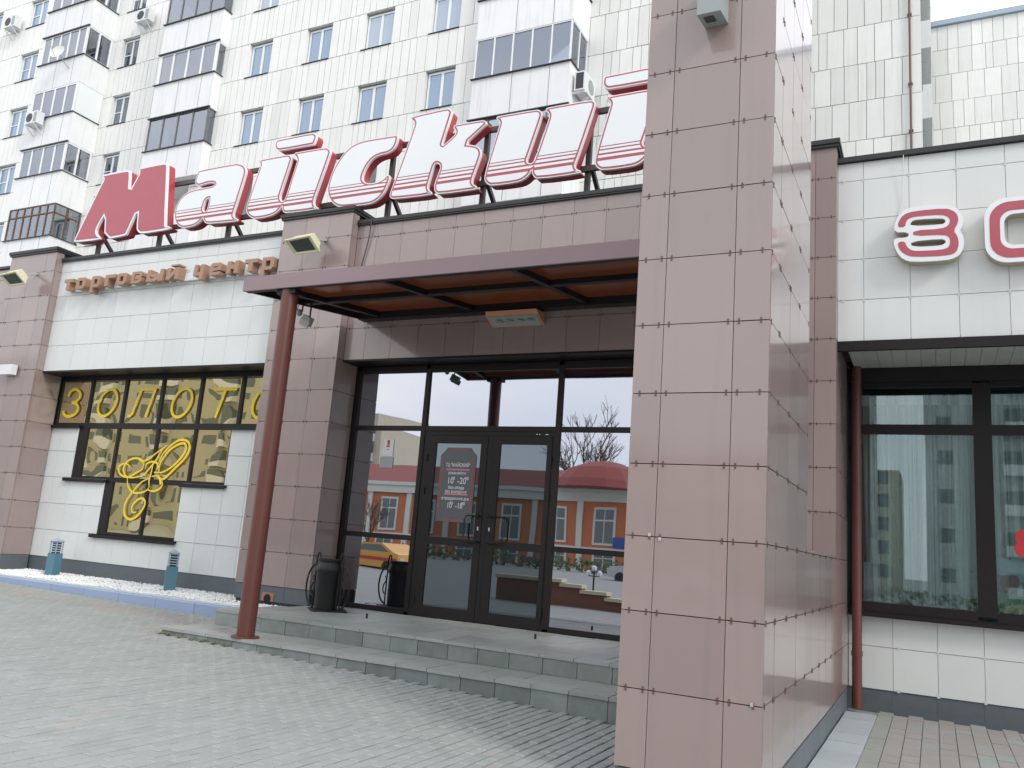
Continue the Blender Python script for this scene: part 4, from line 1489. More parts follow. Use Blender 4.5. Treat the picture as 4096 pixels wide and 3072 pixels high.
# ================================================================== roof sign
LET = {
'M': [(-18.391,6.353),(-18.414,6.405),(-18.38,6.484),(-17.77,7.809),(-17.719,7.872),(-17.766,7.95),(-17.799,7.997),(-17.733,8.016),(-16.917,8.022),(-16.841,7.987),(-16.81,7.926),(-16.735,7.428),(-16.501,7.833),(-16.493,7.907),(-16.54,7.963),(-16.507,8.003),(-16.426,8.016),(-15.69,8.026),(-15.602,7.993),(-15.566,7.936),(-15.338,6.485),(-15.289,6.438),(-15.157,6.407),(-15.185,6.357),(-15.245,6.345),(-16.082,6.331),(-16.203,6.398),(-16.268,6.483),(-16.321,6.994),(-16.568,6.399),(-16.604,6.342),(-17.326,6.32),(-17.444,6.989),(-17.606,6.731),(-17.667,6.587),(-17.635,6.497),(-17.475,6.381),(-17.498,6.334)] ,
'a': [(-14.541,7.672),(-13.448,7.682),(-13.302,7.655),(-13.199,7.606),(-13.127,7.534),(-13.092,7.454),(-13.096,7.36),(-13.222,6.779),(-13.281,6.527),(-13.278,6.453),(-13.237,6.415),(-13.153,6.374),(-13.167,6.32),(-13.242,6.317),(-14.006,6.349),(-14.085,6.379),(-14.143,6.437),(-14.167,6.515),(-14.222,6.455),(-14.307,6.389),(-14.444,6.338),(-14.69,6.328),(-14.848,6.362),(-14.983,6.463),(-15.062,6.597),(-15.089,6.735),(-15.073,6.889),(-14.991,7.044),(-14.86,7.144),(-14.697,7.206),(-14.476,7.226),(-14.167,7.224),(-14.023,7.234),(-13.965,7.26),(-13.979,7.289),(-14.075,7.315),(-14.235,7.32),(-14.391,7.297),(-14.476,7.289),(-14.561,7.339),(-14.601,7.402),(-14.578,7.516),(-14.534,7.636)] ,
'a_hole': [(-14.062,6.95),(-14.126,6.952),(-14.18,6.92),(-14.205,6.861),(-14.231,6.731),(-14.212,6.682),(-14.157,6.647),(-14.105,6.664),(-14.081,6.714)] ,
'i': [(-12.788,7.652),(-12.728,7.661),(-11.982,7.669),(-11.897,7.64),(-11.848,7.584),(-11.843,7.516),(-12.027,6.79),(-12.028,6.706),(-11.988,6.641),(-11.932,6.613),(-11.881,6.652),(-11.858,6.733),(-11.696,7.434),(-11.686,7.505),(-11.726,7.572),(-11.781,7.616),(-11.789,7.666),(-11.751,7.683),(-10.995,7.676),(-10.893,7.644),(-10.837,7.588),(-10.832,7.51),(-11.055,6.726),(-11.106,6.545),(-11.098,6.462),(-11.055,6.41),(-10.987,6.373),(-11.008,6.329),(-11.822,6.341),(-11.887,6.384),(-11.923,6.454),(-11.932,6.521),(-11.984,6.443),(-12.088,6.366),(-12.256,6.319),(-12.642,6.308),(-12.788,6.367),(-12.888,6.457),(-12.93,6.56),(-12.918,6.706),(-12.71,7.469),(-12.7,7.542),(-12.729,7.594),(-12.783,7.626)] ,
'breve': [(-12.327,8.052),(-12.282,8.054),(-11.379,8.065),(-11.288,8.029),(-11.251,7.972),(-11.256,7.912),(-11.297,7.791),(-11.343,7.786),(-12.209,7.789),(-12.303,7.818),(-12.351,7.894),(-12.356,7.976)] ,
'c': [(-9.196,7.66),(-9.194,7.566),(-9.218,7.454),(-9.276,7.364),(-9.363,7.315),(-9.479,7.301),(-9.584,7.296),(-9.711,7.262),(-9.808,7.187),(-9.889,7.072),(-9.937,6.942),(-9.947,6.859),(-9.904,6.785),(-9.82,6.74),(-9.711,6.718),(-9.605,6.725),(-9.501,6.742),(-9.424,6.778),(-9.357,6.846),(-9.29,6.837),(-9.281,6.748),(-9.314,6.64),(-9.366,6.503),(-9.446,6.4),(-9.531,6.339),(-9.643,6.296),(-9.795,6.283),(-10.254,6.296),(-10.44,6.315),(-10.573,6.382),(-10.69,6.502),(-10.758,6.627),(-10.786,6.748),(-10.778,6.886),(-10.725,7.083),(-10.639,7.265),(-10.513,7.435),(-10.382,7.561),(-10.244,7.631),(-10.078,7.669),(-9.909,7.678),(-9.337,7.667)] ,
'k': [(-8.943,7.982),(-8.895,8.006),(-8.136,8.037),(-8.058,8.011),(-8.012,7.959),(-8.014,7.894),(-8.152,7.354),(-8.159,7.297),(-8.125,7.278),(-7.922,7.428),(-7.879,7.485),(-7.891,7.545),(-7.945,7.589),(-7.933,7.652),(-7.872,7.661),(-7.333,7.657),(-7.265,7.634),(-7.233,7.585),(-7.256,7.538),(-7.363,7.458),(-7.668,7.226),(-7.431,7.166),(-7.355,7.12),(-7.302,7.05),(-7.292,6.969),(-7.318,6.86),(-7.401,6.602),(-7.435,6.461),(-7.412,6.407),(-7.323,6.351),(-7.337,6.292),(-7.442,6.288),(-8.138,6.293),(-8.213,6.348),(-8.243,6.431),(-8.234,6.545),(-8.154,6.787),(-8.149,6.855),(-8.186,6.907),(-8.245,6.933),(-8.287,6.91),(-8.31,6.832),(-8.381,6.507),(-8.381,6.449),(-8.344,6.399),(-8.276,6.356),(-8.295,6.301),(-9.141,6.323),(-9.218,6.358),(-9.242,6.408),(-9.228,6.489),(-9.123,6.817),(-8.837,7.786),(-8.839,7.858),(-8.877,7.907),(-8.934,7.941)] ,
'i2': [(-7.033,7.668),(-6.989,7.678),(-6.219,7.675),(-6.146,7.637),(-6.108,7.581),(-6.109,7.519),(-6.322,6.785),(-6.346,6.721),(-6.33,6.668),(-6.276,6.641),(-6.225,6.653),(-6.183,6.702),(-5.976,7.428),(-5.965,7.505),(-5.992,7.569),(-6.054,7.603),(-6.034,7.665),(-5.977,7.672),(-5.192,7.672),(-5.124,7.635),(-5.096,7.58),(-5.106,7.521),(-5.332,6.724),(-5.41,6.496),(-5.4,6.435),(-5.354,6.396),(-5.289,6.365),(-5.317,6.318),(-6.119,6.324),(-6.186,6.38),(-6.227,6.458),(-6.229,6.514),(-6.281,6.421),(-6.39,6.341),(-6.538,6.311),(-7.022,6.317),(-7.117,6.365),(-7.172,6.441),(-7.181,6.534),(-7.11,6.879),(-6.959,7.48),(-6.955,7.544),(-6.993,7.597),(-7.032,7.619)] ,
'z_out': [(-0.428,4.709),(-0.419,4.856),(-0.336,4.997),(-0.218,5.058),(-0.001,5.069),(0.213,5.052),(0.339,4.998),(0.406,4.907),(0.432,4.8),(0.416,4.71),(0.387,4.655),(0.426,4.56),(0.433,4.452),(0.4,4.339),(0.323,4.267),(0.197,4.242),(-0.2,4.252),(-0.315,4.299),(-0.39,4.395),(-0.43,4.518),(-0.436,4.621),(-0.246,4.616),(-0.245,4.696)] ,
'z_h1': [(-0.222,4.778),(-0.214,4.851),(-0.133,4.871),(0.167,4.855),(0.216,4.824),(0.208,4.783),(0.165,4.762)] ,
'z_h2': [(-0.225,4.554),(0.161,4.558),(0.217,4.522),(0.202,4.482),(0.131,4.456),(-0.204,4.471)] ,
'z_red': [(-0.383,4.777),(-0.367,4.871),(-0.307,4.959),(-0.175,4.996),(0.212,4.993),(0.309,4.948),(0.364,4.874),(0.369,4.774),(0.306,4.652),(0.357,4.567),(0.369,4.458),(0.338,4.345),(0.24,4.304),(-0.184,4.322),(-0.299,4.37),(-0.371,4.461),(-0.385,4.561),(-0.29,4.559),(-0.276,4.486),(-0.212,4.421),(-0.126,4.404),(0.158,4.395),(0.243,4.42),(0.265,4.484),(0.26,4.568),(0.19,4.612),(-0.187,4.627),(-0.186,4.71),(0.164,4.698),(0.249,4.736),(0.271,4.801),(0.252,4.862),(0.168,4.905),(-0.133,4.914),(-0.235,4.9),(-0.279,4.845),(-0.288,4.773)] ,

}
MONO = [[(-15.152,0.974),(-14.912,0.982),(-14.662,1.093),(-14.461,1.254),(-14.332,1.412),(-14.305,1.543),(-14.375,1.62),(-14.55,1.591),(-14.779,1.469),(-14.957,1.268),(-15.014,1.109),(-15.004,0.979)],[(-15.063,1.161),(-14.992,1.346),(-14.796,1.548),(-14.568,1.676),(-14.372,1.692),(-14.232,1.622),(-14.203,1.48),(-14.305,1.283),(-14.518,1.097),(-14.701,0.936),(-14.827,0.841),(-14.921,0.851),(-15.042,0.899),(-15.206,0.881)],[(-14.877,1.579),(-15.006,1.491),(-15.171,1.396),(-15.334,1.286),(-15.507,1.216),(-15.709,1.264),(-15.863,1.261),(-16.024,1.203),(-16.115,1.093),(-16.115,0.972),(-16.022,0.868),(-15.821,0.834),(-15.58,0.869),(-15.47,0.885)],[(-15.931,1.058),(-16.005,1.123),(-16.144,1.133),(-16.27,1.089),(-16.287,0.994),(-16.183,0.889),(-15.977,0.842),(-15.849,0.873),(-15.677,0.958),(-15.541,1.029),(-15.515,1.122),(-15.542,1.202)],[(-14.987,1.492),(-15.085,1.344),(-15.167,1.211),(-15.287,1.076),(-15.394,0.967),(-15.47,0.885)],[(-15.431,1.045),(-15.417,1.152),(-15.277,1.201),(-15.124,1.185),(-15.051,1.108),(-15.092,1.042)],[(-15.211,1.157),(-15.239,0.945),(-15.262,0.8),(-15.227,0.645)],[(-15.271,0.839),(-15.477,0.753),(-15.636,0.616),(-15.757,0.479),(-15.872,0.316),(-15.901,0.157),(-15.836,0.003),(-15.667,-0.066),(-15.491,-0.005),(-15.338,0.146),(-15.278,0.291),(-15.337,0.386),(-15.469,0.387),(-15.617,0.288),(-15.668,0.181),(-15.606,0.08),(-15.498,0.105)],[(-15.952,0.817),(-15.911,0.685),(-15.794,0.557),(-15.649,0.51),(-15.461,0.518),(-15.287,0.577),(-15.227,0.645)],[(-14.876,0.814),(-14.838,0.724),(-14.891,0.632),(-15.026,0.574),(-15.136,0.57),(-15.252,0.591)]]
fr = thing('sign_support', 'dark steel posts and rails carrying the large letters above the roof edge', 'sign support', (-10, 12.8, 6.0))
for x in (-17.95, -15.86, -13.72, -11.62, -9.50, -7.38, -5.30, -3.2):
    b = MB(); b.box(x - .045, x + .045, 12.60, 12.68, 5.96, 7.75)
    part('post', b, 'sign_steel', fr)
    b = MB(); b.bar((x + .06, 12.66, 6.58), (x + .10, 13.5, 5.75), 0.07)
    part('brace', b, 'sign_steel', fr)
for z in (6.52, 7.58):
    b = MB(); b.box(-18.3, -2.4, 12.535, 12.598, z - .05, z + .05)
    part('rail', b, 'sign_steel', fr)
BANDS = [(6.741, 6.758), (6.678, 6.702), (6.593, 6.627), (6.491, 6.547)]


def big_letter(loops, label, solid=False, bands=True, extra=None):
    xs = [p[0] for p in loops[0]]
    t = thing('sign_letter', label, 'letter', ((min(xs) + max(xs)) / 2, 12.45, min(p[1] for p in loops[0])), 'letters of the large roof sign')
    sets = [loops] + (extra or [])
    b1, b2, b3, b4 = MB(), MB(), MB(), MB()
    for lo in sets:
        lo = [lp if area(lp) > 0 else lp[::-1] for lp in lo]
        lo = [smooth(lp, 1) for lp in lo]
        b1.prism(lo, 12.30, 12.355)
        ins = [inset(lp, .008 if i == 0 else -.008) for i, lp in enumerate(lo)]
        b2.prism(ins, 12.356, 12.535)
        d1 = 0.044 if solid else 0.020
        r = [inset(lp, d1 if i == 0 else -d1) for i, lp in enumerate(lo)]
        b3.prism(r, 12.296, 12.30, back=False)
        if not solid:
            w = [inset(lp, .049 if i == 0 else -.046) for i, lp in enumerate(lo)]
            b4.prism(w, 12.292, 12.296, back=False, side=False)
    part('letter_rim', b1, 'sign_white', t)
    part('letter_side', b2, 'sign_side', t)
    part('red_face', b3, 'sign_red', t)
    if not solid:
        o = part('white_face', b4, 'sign_white', t)
        if bands:
            bm = bmesh.new(); bm.from_mesh(o.data)
            oz = ORG[t.name].z
            for a, c in BANDS:
                for z in (a, c):
                    bmesh.ops.bisect_plane(bm, geom=bm.verts[:] + bm.edges[:] + bm.faces[:], plane_co=(0, 0, z - oz), plane_no=(0, 0, 1))
            kill = [f for f in bm.faces if any(a < f.calc_center_median().z + oz < c for a, c in BANDS)]
            bmesh.ops.delete(bm, geom=kill, context='FACES')
            bm.to_mesh(o.data); bm.free()
    return t


def sh(lp, dx, dz=0): return [(p[0] + dx, p[1] + dz) for p in lp]


def holed(k): return LET[k][::-1] if area(LET[k]) < 0 else LET[k]


big_letter([LET['M']], 'capital letter М, all red with a white rim, first letter of the large roof sign', solid=True)
big_letter([LET['a'], LET['a_hole']], 'white letter а with red stripes, second letter of the large roof sign')
big_letter([LET['i']], 'white letter й with a bar over it, third letter of the large roof sign', extra=[[LET['breve']]])
big_letter([LET['c']], 'white letter с with red stripes, fourth letter of the large roof sign')
big_letter([LET['k']], 'white letter к with red stripes, tallest of the large roof sign')
big_letter([LET['i2']], 'white letter и without a bar, sixth letter of the large roof sign')
big_letter([sh(LET['i2'], 2.131)], 'white letter й cut off by the foreground pillar, last of the large roof sign', extra=[[sh(LET['breve'], 7.37, 0.02)]])

# letters on the right-hand wall
def wall_letter(out, holes, red, label):
    xs = [p[0] for p in out]
    t = thing('wall_letter', label, 'letter', ((min(xs) + max(xs)) / 2, 12.3, min(p[1] for p in out)), 'large letters on the right-hand white wall')
    o = smooth(out if area(out) > 0 else out[::-1], 1)
    hs = [smooth(h if area(h) > 0 else h[::-1], 1) for h in holes]
    b = MB(); b.prism([o] + hs, 12.20, 12.225)
    part('letter_rim', b, 'sign_white', t)
    b = MB(); b.prism([inset(o, .01)] + [inset(h, -.01) for h in hs], 12.226, 12.385)
    part('letter_side', b, 'letter_cream', t)
    b = MB()
    rr = [smooth(r if area(r) > 0 else r[::-1], 1) for r in red]
    b.prism(rr, 12.196, 12.20, back=False)
    part('red_face', b, 'sign_red', t)


def rrect(x0, x1, z0, z1, r, n=7):
    o = []
    for cx, cz_, a0 in ((x1 - r, z1 - r, 0), (x0 + r, z1 - r, 90), (x0 + r, z0 + r, 180), (x1 - r, z0 + r, 270)):
        for k in range(n):
            a = R(a0 + 90 * k / (n - 1))
            o.append((cx + r * math.cos(a), cz_ + r * math.sin(a)))
    return o


wall_letter(LET['z_out'], [LET['z_h1'], LET['z_h2']], [LET['z_red']], 'red and white letter З on the white tiled wall right of the pillar')
wall_letter(rrect(0.675, 1.665, 4.15, 5.06, 0.27), [rrect(0.905, 1.435, 4.385, 4.825, 0.12)], [rrect(0.735, 1.605, 4.21, 5.0, 0.24), rrect(0.855, 1.485, 4.335, 4.875, 0.15)],
            'red and white letter О at the right edge, cut off by the frame')

# small brown letters
GL = {
    'т': [[(0, 1), (0, .70), (.34, .70), (.34, 0), (.66, 0), (.66, .70), (1, .70), (1, 1)]],
    'о': [[(.14, 0), (.82, 0), (1, .2), (1, .85), (.86, 1), (.14, 1), (0, .85), (0, .16)], [(.32, .28), (.68, .28), (.68, .72), (.32, .72)]],
    'р': [[(0, -.45), (.3, -.45), (.3, 0), (.82, 0), (1, .2), (1, .85), (.86, 1), (0, 1)], [(.30, .28), (.68, .28), (.68, .72), (.30, .72)]],
    'г': [[(0, 0), (.32, 0), (.32, .70), (1, .70), (1, 1), (0, 1)]],
    'в': [[(0, 0), (.82, 0), (1, .18), (1, .40), (.9, .5), (1, .6), (1, .85), (.84, 1), (0, 1)], [(.28, .24), (.70, .24), (.70, .31), (.36, .31), (.36, .69), (.70, .69), (.70, .76), (.28, .76)]],
    'ы': [[(0, 0), (.58, 0), (.70, .14), (.70, .0), (1, .0), (1, 1), (.78, 1), (.78, .7), (.70, .5), (.6, .66), (.22, .66), (.22, 1), (0, 1)], [(.22, .26), (.45, .26), (.45, .34), (.29, .34), (.29, .45), (.22, .45)]],
    'й': [[(0, 0), (.30, 0), (.70, .48), (.70, 0), (1, 0), (1, 1), (.70, 1), (.30, .50), (.30, 1), (0, 1)]],
    'ц': [[(0, .1), (.62, .1), (.62, -.25), (1, -.25), (1, 1), (.62, 1), (.62, .38), (.36, .38), (.36, 1), (0, 1)]],
    'е': [[(.12, 0), (.95, 0), (.98, .26), (.30, .26), (.30, .36), (1, .36), (1, .85), (.86, 1), (.14, 1), (0, .85), (0, .14)], [(.30, .62), (.68, .62), (.68, .70), (.30, .70)]],
    'н': [[(0, 0), (.34, 0), (.34, .36), (.66, .36), (.66, 0), (1, 0), (1, 1), (.66, 1), (.66, .70), (.34, .70), (.34, 1), (0, 1)]],
}
rl = MB(); rl.box(-18.3, -14.6, 12.33, 12.385, 5.10, 5.27); rl.box(-14.6, -11.8, 12.33, 12.385, 5.10, 5.27)
single('letter_rail', rl, 'pvc', 'pale mounting rail behind the small brown letters on the white wall', 'rail')
names = ['first', 'second', 'third', 'fourth', 'fifth', 'sixth', 'seventh', 'last']
word1 = [('т', -18.24, -17.93), ('о', -17.80, -17.49), ('р', -17.27, -16.98), ('г', -16.81, -16.48), ('о', -16.42, -16.10), ('в', -15.93, -15.60), ('ы', -15.44, -14.93), ('й', -14.83, -14.46)]
word2 = [('ц', -14.01, -13.72), ('е', -13.54, -13.23), ('н', -13.06, -12.74), ('т', -12.58, -12.24), ('р', -12.10, -11.78)]
for wi, wd in enumerate((word1, word2)):
    for k, (ch, x0, x1) in enumerate(wd):
        nm = names[k] if k < len(wd) - 1 else 'last'
        t = thing('brown_letter', 'small brown letter %s, %s letter of the %s on the white wall' % (ch, nm, 'left word' if wi == 0 else 'right word'), 'letter', (x0, 12.3, 5.09), 'small brown letters on the white wall')
        b = MB()
        for lo in [GL[ch]]:
            lp = [[(x0 + p[0] * (x1 - x0) + 0.10 * p[1] * .25 - .02, 5.085 + p[1] * 0.265) for p in q] for q in lo]
            b.prism([l if area(l) > 0 else l[::-1] for l in lp], 12.14, 12.33)
        part('letter_body', b, 'sign_brown', t)
        if ch == 'й':
            b = MB(); b.box(x0 + .10, x1 - .02, 12.14, 12.33, 5.385, 5.42)
            part('breve', b, 'sign_brown', t)

# yellow film letters on the gold glass
yl = 12.909


def film(name, paths, w, lab, closed=False):
    b = MB()
    for i, p in enumerate(paths):
        b.ribbon(p, w, yl - .0006 * i, closed=closed)
    return single(name, b, 'yellow_film', lab, 'window letter', 'yellow letters on the gold glass')


def ell(cx, cz_, rx, rz_, sl, n=36):
    return [(cx + rx * math.cos(a) + sl * rz_ * math.sin(a), cz_ + rz_ * math.sin(a)) for a in [2 * math.pi * k / n for k in range(n)]]


film('window_letter', [catmull([(-18.47, 2.69), (-18.40, 2.82), (-18.22, 2.86), (-18.05, 2.76), (-18.08, 2.62), (-18.22, 2.545), (-18.30, 2.54)], 6),
                       catmull([(-18.30, 2.545), (-18.13, 2.51), (-18.04, 2.40), (-18.11, 2.27), (-18.30, 2.21), (-18.50, 2.25), (-18.56, 2.35)], 6)], 0.068,
     'yellow film letter З in the leftmost upper pane of the gold window')
film('window_letter', [ell(-17.05, 2.53, 0.29, 0.315, 0.22)], 0.066, 'yellow film letter О in the second upper pane of the gold window', True)
film('window_letter', [[(-16.30, 2.215), (-16.22, 2.22), (-16.16, 2.27), (-15.985, 2.825), (-15.50, 2.825)], [(-15.535, 2.825), (-15.72, 2.20)]], 0.068,
     'yellow film letter Л in the third upper pane of the gold window')
film('window_letter', [ell(-14.65, 2.51, 0.28, 0.315, 0.22)], 0.066, 'yellow film letter О in the fourth upper pane of the gold window', True)
film('window_letter', [[(-13.74, 2.80), (-13.08, 2.80)], [(-13.40, 2.80), (-13.60, 2.18)]], 0.07, 'yellow film letter Т in the fifth upper pane of the gold window')
film('window_letter', [ell(-12.30, 2.49, 0.28, 0.315, 0.22)], 0.066, 'yellow film letter О partly hidden by the canopy post', True)
b = MB()
for i, p in enumerate(MONO):
    q = catmull([(a * 1.001, c * 1.001) for a, c in p], 6)
    n = len(q)
    w = [0.022 + 0.024 * math.sin(math.pi * k / (n - 1)) for k in range(n)]
    if i in (0, 1, 7): w = [v * 1.2 for v in w]
    b.ribbon(q, w, yl - .0006 * i)
b.ribbon(catmull([(-15.70, 1.26), (-15.62, 1.23), (-15.54, 1.19)], 4), 0.06, yl - .007)
b.ribbon(catmull([(-15.04, .90), (-14.95, .84), (-14.90, .72)], 4), 0.06, yl - .0076)
single('window_emblem', b, 'yellow_film', 'yellow interlaced swirl emblem across the lower panes of the gold window', 'emblem')

# ================================================================== apartment building behind
apt = thing('apartment_block', 'tall apartment block clad in narrow whitish stone strips with glazed balconies behind the roof sign', 'building', (-20, 24, -1.7))
PANELS = []
rp_ = random.Random(11)


def panel_section(x0, x1, y, rows, holes, th=0.16, widths=(.23, .27, .34, .34, .42, .5)):
    for (z0, z1) in rows:
        cuts = sorted(set([x0, x1] + [h[0] for h in holes if h[2] < z1 - .1 and h[3] > z0 + .1] + [h[1] for h in holes if h[2] < z1 - .1 and h[3] > z0 + .1]))
        for a, b in zip(cuts, cuts[1:]):
            m_ = (a + b) / 2
            if any(h[0] < m_ < h[1] and h[2] < z1 - .1 and h[3] > z0 + .1 for h in holes): continue
            x = a
            wrow = rp_.choice(widths)
            while x < b - 0.01:
                w = wrow if rp_.random() < 0.5 else rp_.choice(widths)
                if rp_.random() < .2: wrow = rp_.choice(widths)
                if b - (x + w) < 0.18: w = b - x
                PANELS.append((x, min(x + w, b), y, z0, z1, th))
                x += w


def flush_panels(parent, name='panel'):
    global PANELS

    def size(p):
        c = Vector(((p[0] + p[1]) / 2, p[2], (p[3] + p[4]) / 2))
        if not (-1.63 < c.x / c.y < 0.42) or c.z / c.y > 1.25: return 0
        return (p[1] - p[0]) * (p[4] - p[3]) * c.y / c.length ** 3
    PANELS.sort(key=size, reverse=True)
    cache = {}
    for p in PANELS[:300]:
        w, h = p[1] - p[0] - .016, p[4] - p[3] - .024
        k = (round(w, 3), round(h, 3), p[5])
        if k not in cache:
            b = MB(); b.box(-w / 2, w / 2, 0, p[5], -h / 2, h / 2)
            cache[k] = mesh_of(name, b, 'apt_panel', (0, 0, 0))
        inst(name, cache[k], parent, ((p[0] + p[1]) / 2, p[2] + rp_.uniform(-.004, .004), (p[3] + p[4]) / 2), (rp_.uniform(-.002, .002), 0, 0))
    rest = PANELS[300:]
    if rest:
        b = MB()
        for p in rest:
            dy = rp_.uniform(-.004, .004)
            b.box(p[0] + .011, p[1] - .011, p[2] + dy, p[2] + p[5], p[3] + .013, p[4] - .013)
        part(name, b, 'apt_panel', parent, 'stuff')
    PANELS = []


WM = {}


def window(parent, x0, x1, z0, z1, y, style=0, rec=0.15, glass='apt_glass'):
    """recessed white window with two sashes"""
    w, h = x1 - x0, z1 - z0
    key = (round(w, 2), round(h, 2), style, glass)
    if key not in WM:
        b = MB()
        fr = 0.07
        s = 0.52 if style != 2 else 0.68
        b.box(0, fr, 0, .07, 0, h); b.box(w - fr, w, 0, .07, 0, h)
        b.box(fr, w - fr, .002, .068, h - fr, h); b.box(fr, w - fr, .002, .068, 0, fr)
        b.box(w * s - .045, w * s + .045, -.006, .066, fr, h - fr)
        if style == 1: b.box(fr, w * s - .045, .004, .06, h * .45, h * .45 + .04)
        r = MB()
        r.box(-.004, w + .004, .075, .10, -.004, h + .004)
        sl = MB()
        sl.box(-.10, w + .02, -.17, .0, -.03, -.014)
        panes = []
        for a, c in ((fr, w * s - .045), (w * s + .045, w - fr)):
            p = MB(); p.box(a - .003, c + .003, .028, .04, fr - .003, h - fr + .003)
            panes.append(mesh_of('pane', p, glass, (0, 0, 0)))
        WM[key] = (mesh_of('window', b, 'pvc', (0, 0, 0)), mesh_of('sill', sl, 'flashing', (0, 0, 0)), panes, mesh_of('backing', r, 'apt_dark', (0, 0, 0)))
    f, sl, panes, r = WM[key]
    o = inst('window', f, parent, (x0, y + rec, z0))
    for p in panes: 
        q = bpy.data.objects.new('pane', p); COL.objects.link(q); q.parent = o
    q = bpy.data.objects.new('sill', sl); COL.objects.link(q); q.parent = o
    q = bpy.data.objects.new('backing', r); COL.objects.link(q); q.parent = o
    return o


zc = [8.2, 9.65, 11.0, 12.45, 13.80, 15.24, 16.60, 18.05, 19.40, 20.85, 22.20, 23.65, 25.0, 26.4]
rowsC = list(zip(zc, zc[1:]))
rowsL = [(a + .2, b + .2) for a, b in rowsC]
holes = []
for x0, x1 in ((-23.08, -21.95), (-20.28, -19.12), (-17.64, -16.42), (-14.84, -13.70)):
    for k in range(-2, 5):
        holes.append((x0, x1, 13.80 + 2.8 * k, (15.24 if k != 0 else 15.24) + 2.8 * k))
panel_section(-25.2, -12.9, 21.0, rowsC, holes)
st_ = 0
for hh in holes:
    x0, x1, z0, z1 = hh
    if z0 < 12: continue
    window(apt, x0 + .03, x1 - .03, z0 + .03, z1 - .05, 21.0, style=0, rec=.13, glass=('apt_glass', 'apt_glass_light', 'apt_glass')[(st_ * 7 // 3) % 3])
    st_ += 1
holesL = []
for k in range(-2, 5): holesL.append((-32.35, -31.25, 14.0 + 2.8 * k, 15.44 + 2.8 * k))
for k in range(0, 4): holesL.append((-27.55, -26.9, 14.0 + 2.8 * k, 15.44 + 2.8 * k))
panel_section(-36.1, -25.2, 22.2, rowsL, holesL)
for x0, x1, z0, z1 in holesL:
    if z0 < 9: continue
    window(apt, x0 + .03, x1 - .03, z0 + .03, z1 - .05, 22.2, style=1, rec=.13, glass='apt_glass_dark')
holesW = []
for k in range(-2, 4):
    for x0, x1 in ((-37.75, -36.45), (-41.2, -39.9)):
        holesW.append((x0, x1, 13.65 + 2.8 * k, 15.10 + 2.8 * k))
panel_section(-47, -36.1, 21.0, [(a - .15, b - .15) for a, b in rowsC], holesW)
for x0, x1, z0, z1 in holesW:
    if z0 < 9: continue
    window(apt, x0 + .03, x1 - .03, z0 + .03, z1 - .05, 21.0, style=1, rec=.13)
panel_section(-12.9, -5.0, 22.0, rowsC, [])
flush_panels(apt)
b = MB()
b.box(-47, -36.1, 21.17, 33, -1.7, 27.6)
b.box(-36.1, -25.2, 22.37, 33, -1.7, 27.6)
b.box(-25.2, -12.9, 21.17, 33, -1.7, 27.6)
b.box(-12.9, -5.0, 22.17, 33, -1.7, 27.6)
part('wall', b, 'apt_joint', apt)
b = MB()
for x0, x1, y in ((-47, -36.1, 21.0), (-36.1, -25.2, 22.2), (-25.2, -12.9, 21.0), (-12.9, -5.0, 22.0)):
    b.box(x0, x1, y + .02, y + .17, 26.41, 27.6)
    b.box(x0, x1, y + .03, y + .17, -1.7, 8.2)
part('parapet', b, 'apt_panel', apt)
b = MB()
for xx, y0, y1 in ((-36.1, 21.0, 22.2), (-25.2, 21.0, 22.2), (-12.9, 21.0, 22.0)):
    b.box(xx - .03, xx - .005 if xx != -25.2 else xx + .02, y0 + .01, y1, 8, 26.4)
part('return_wall', b, 'apt_panel', apt)

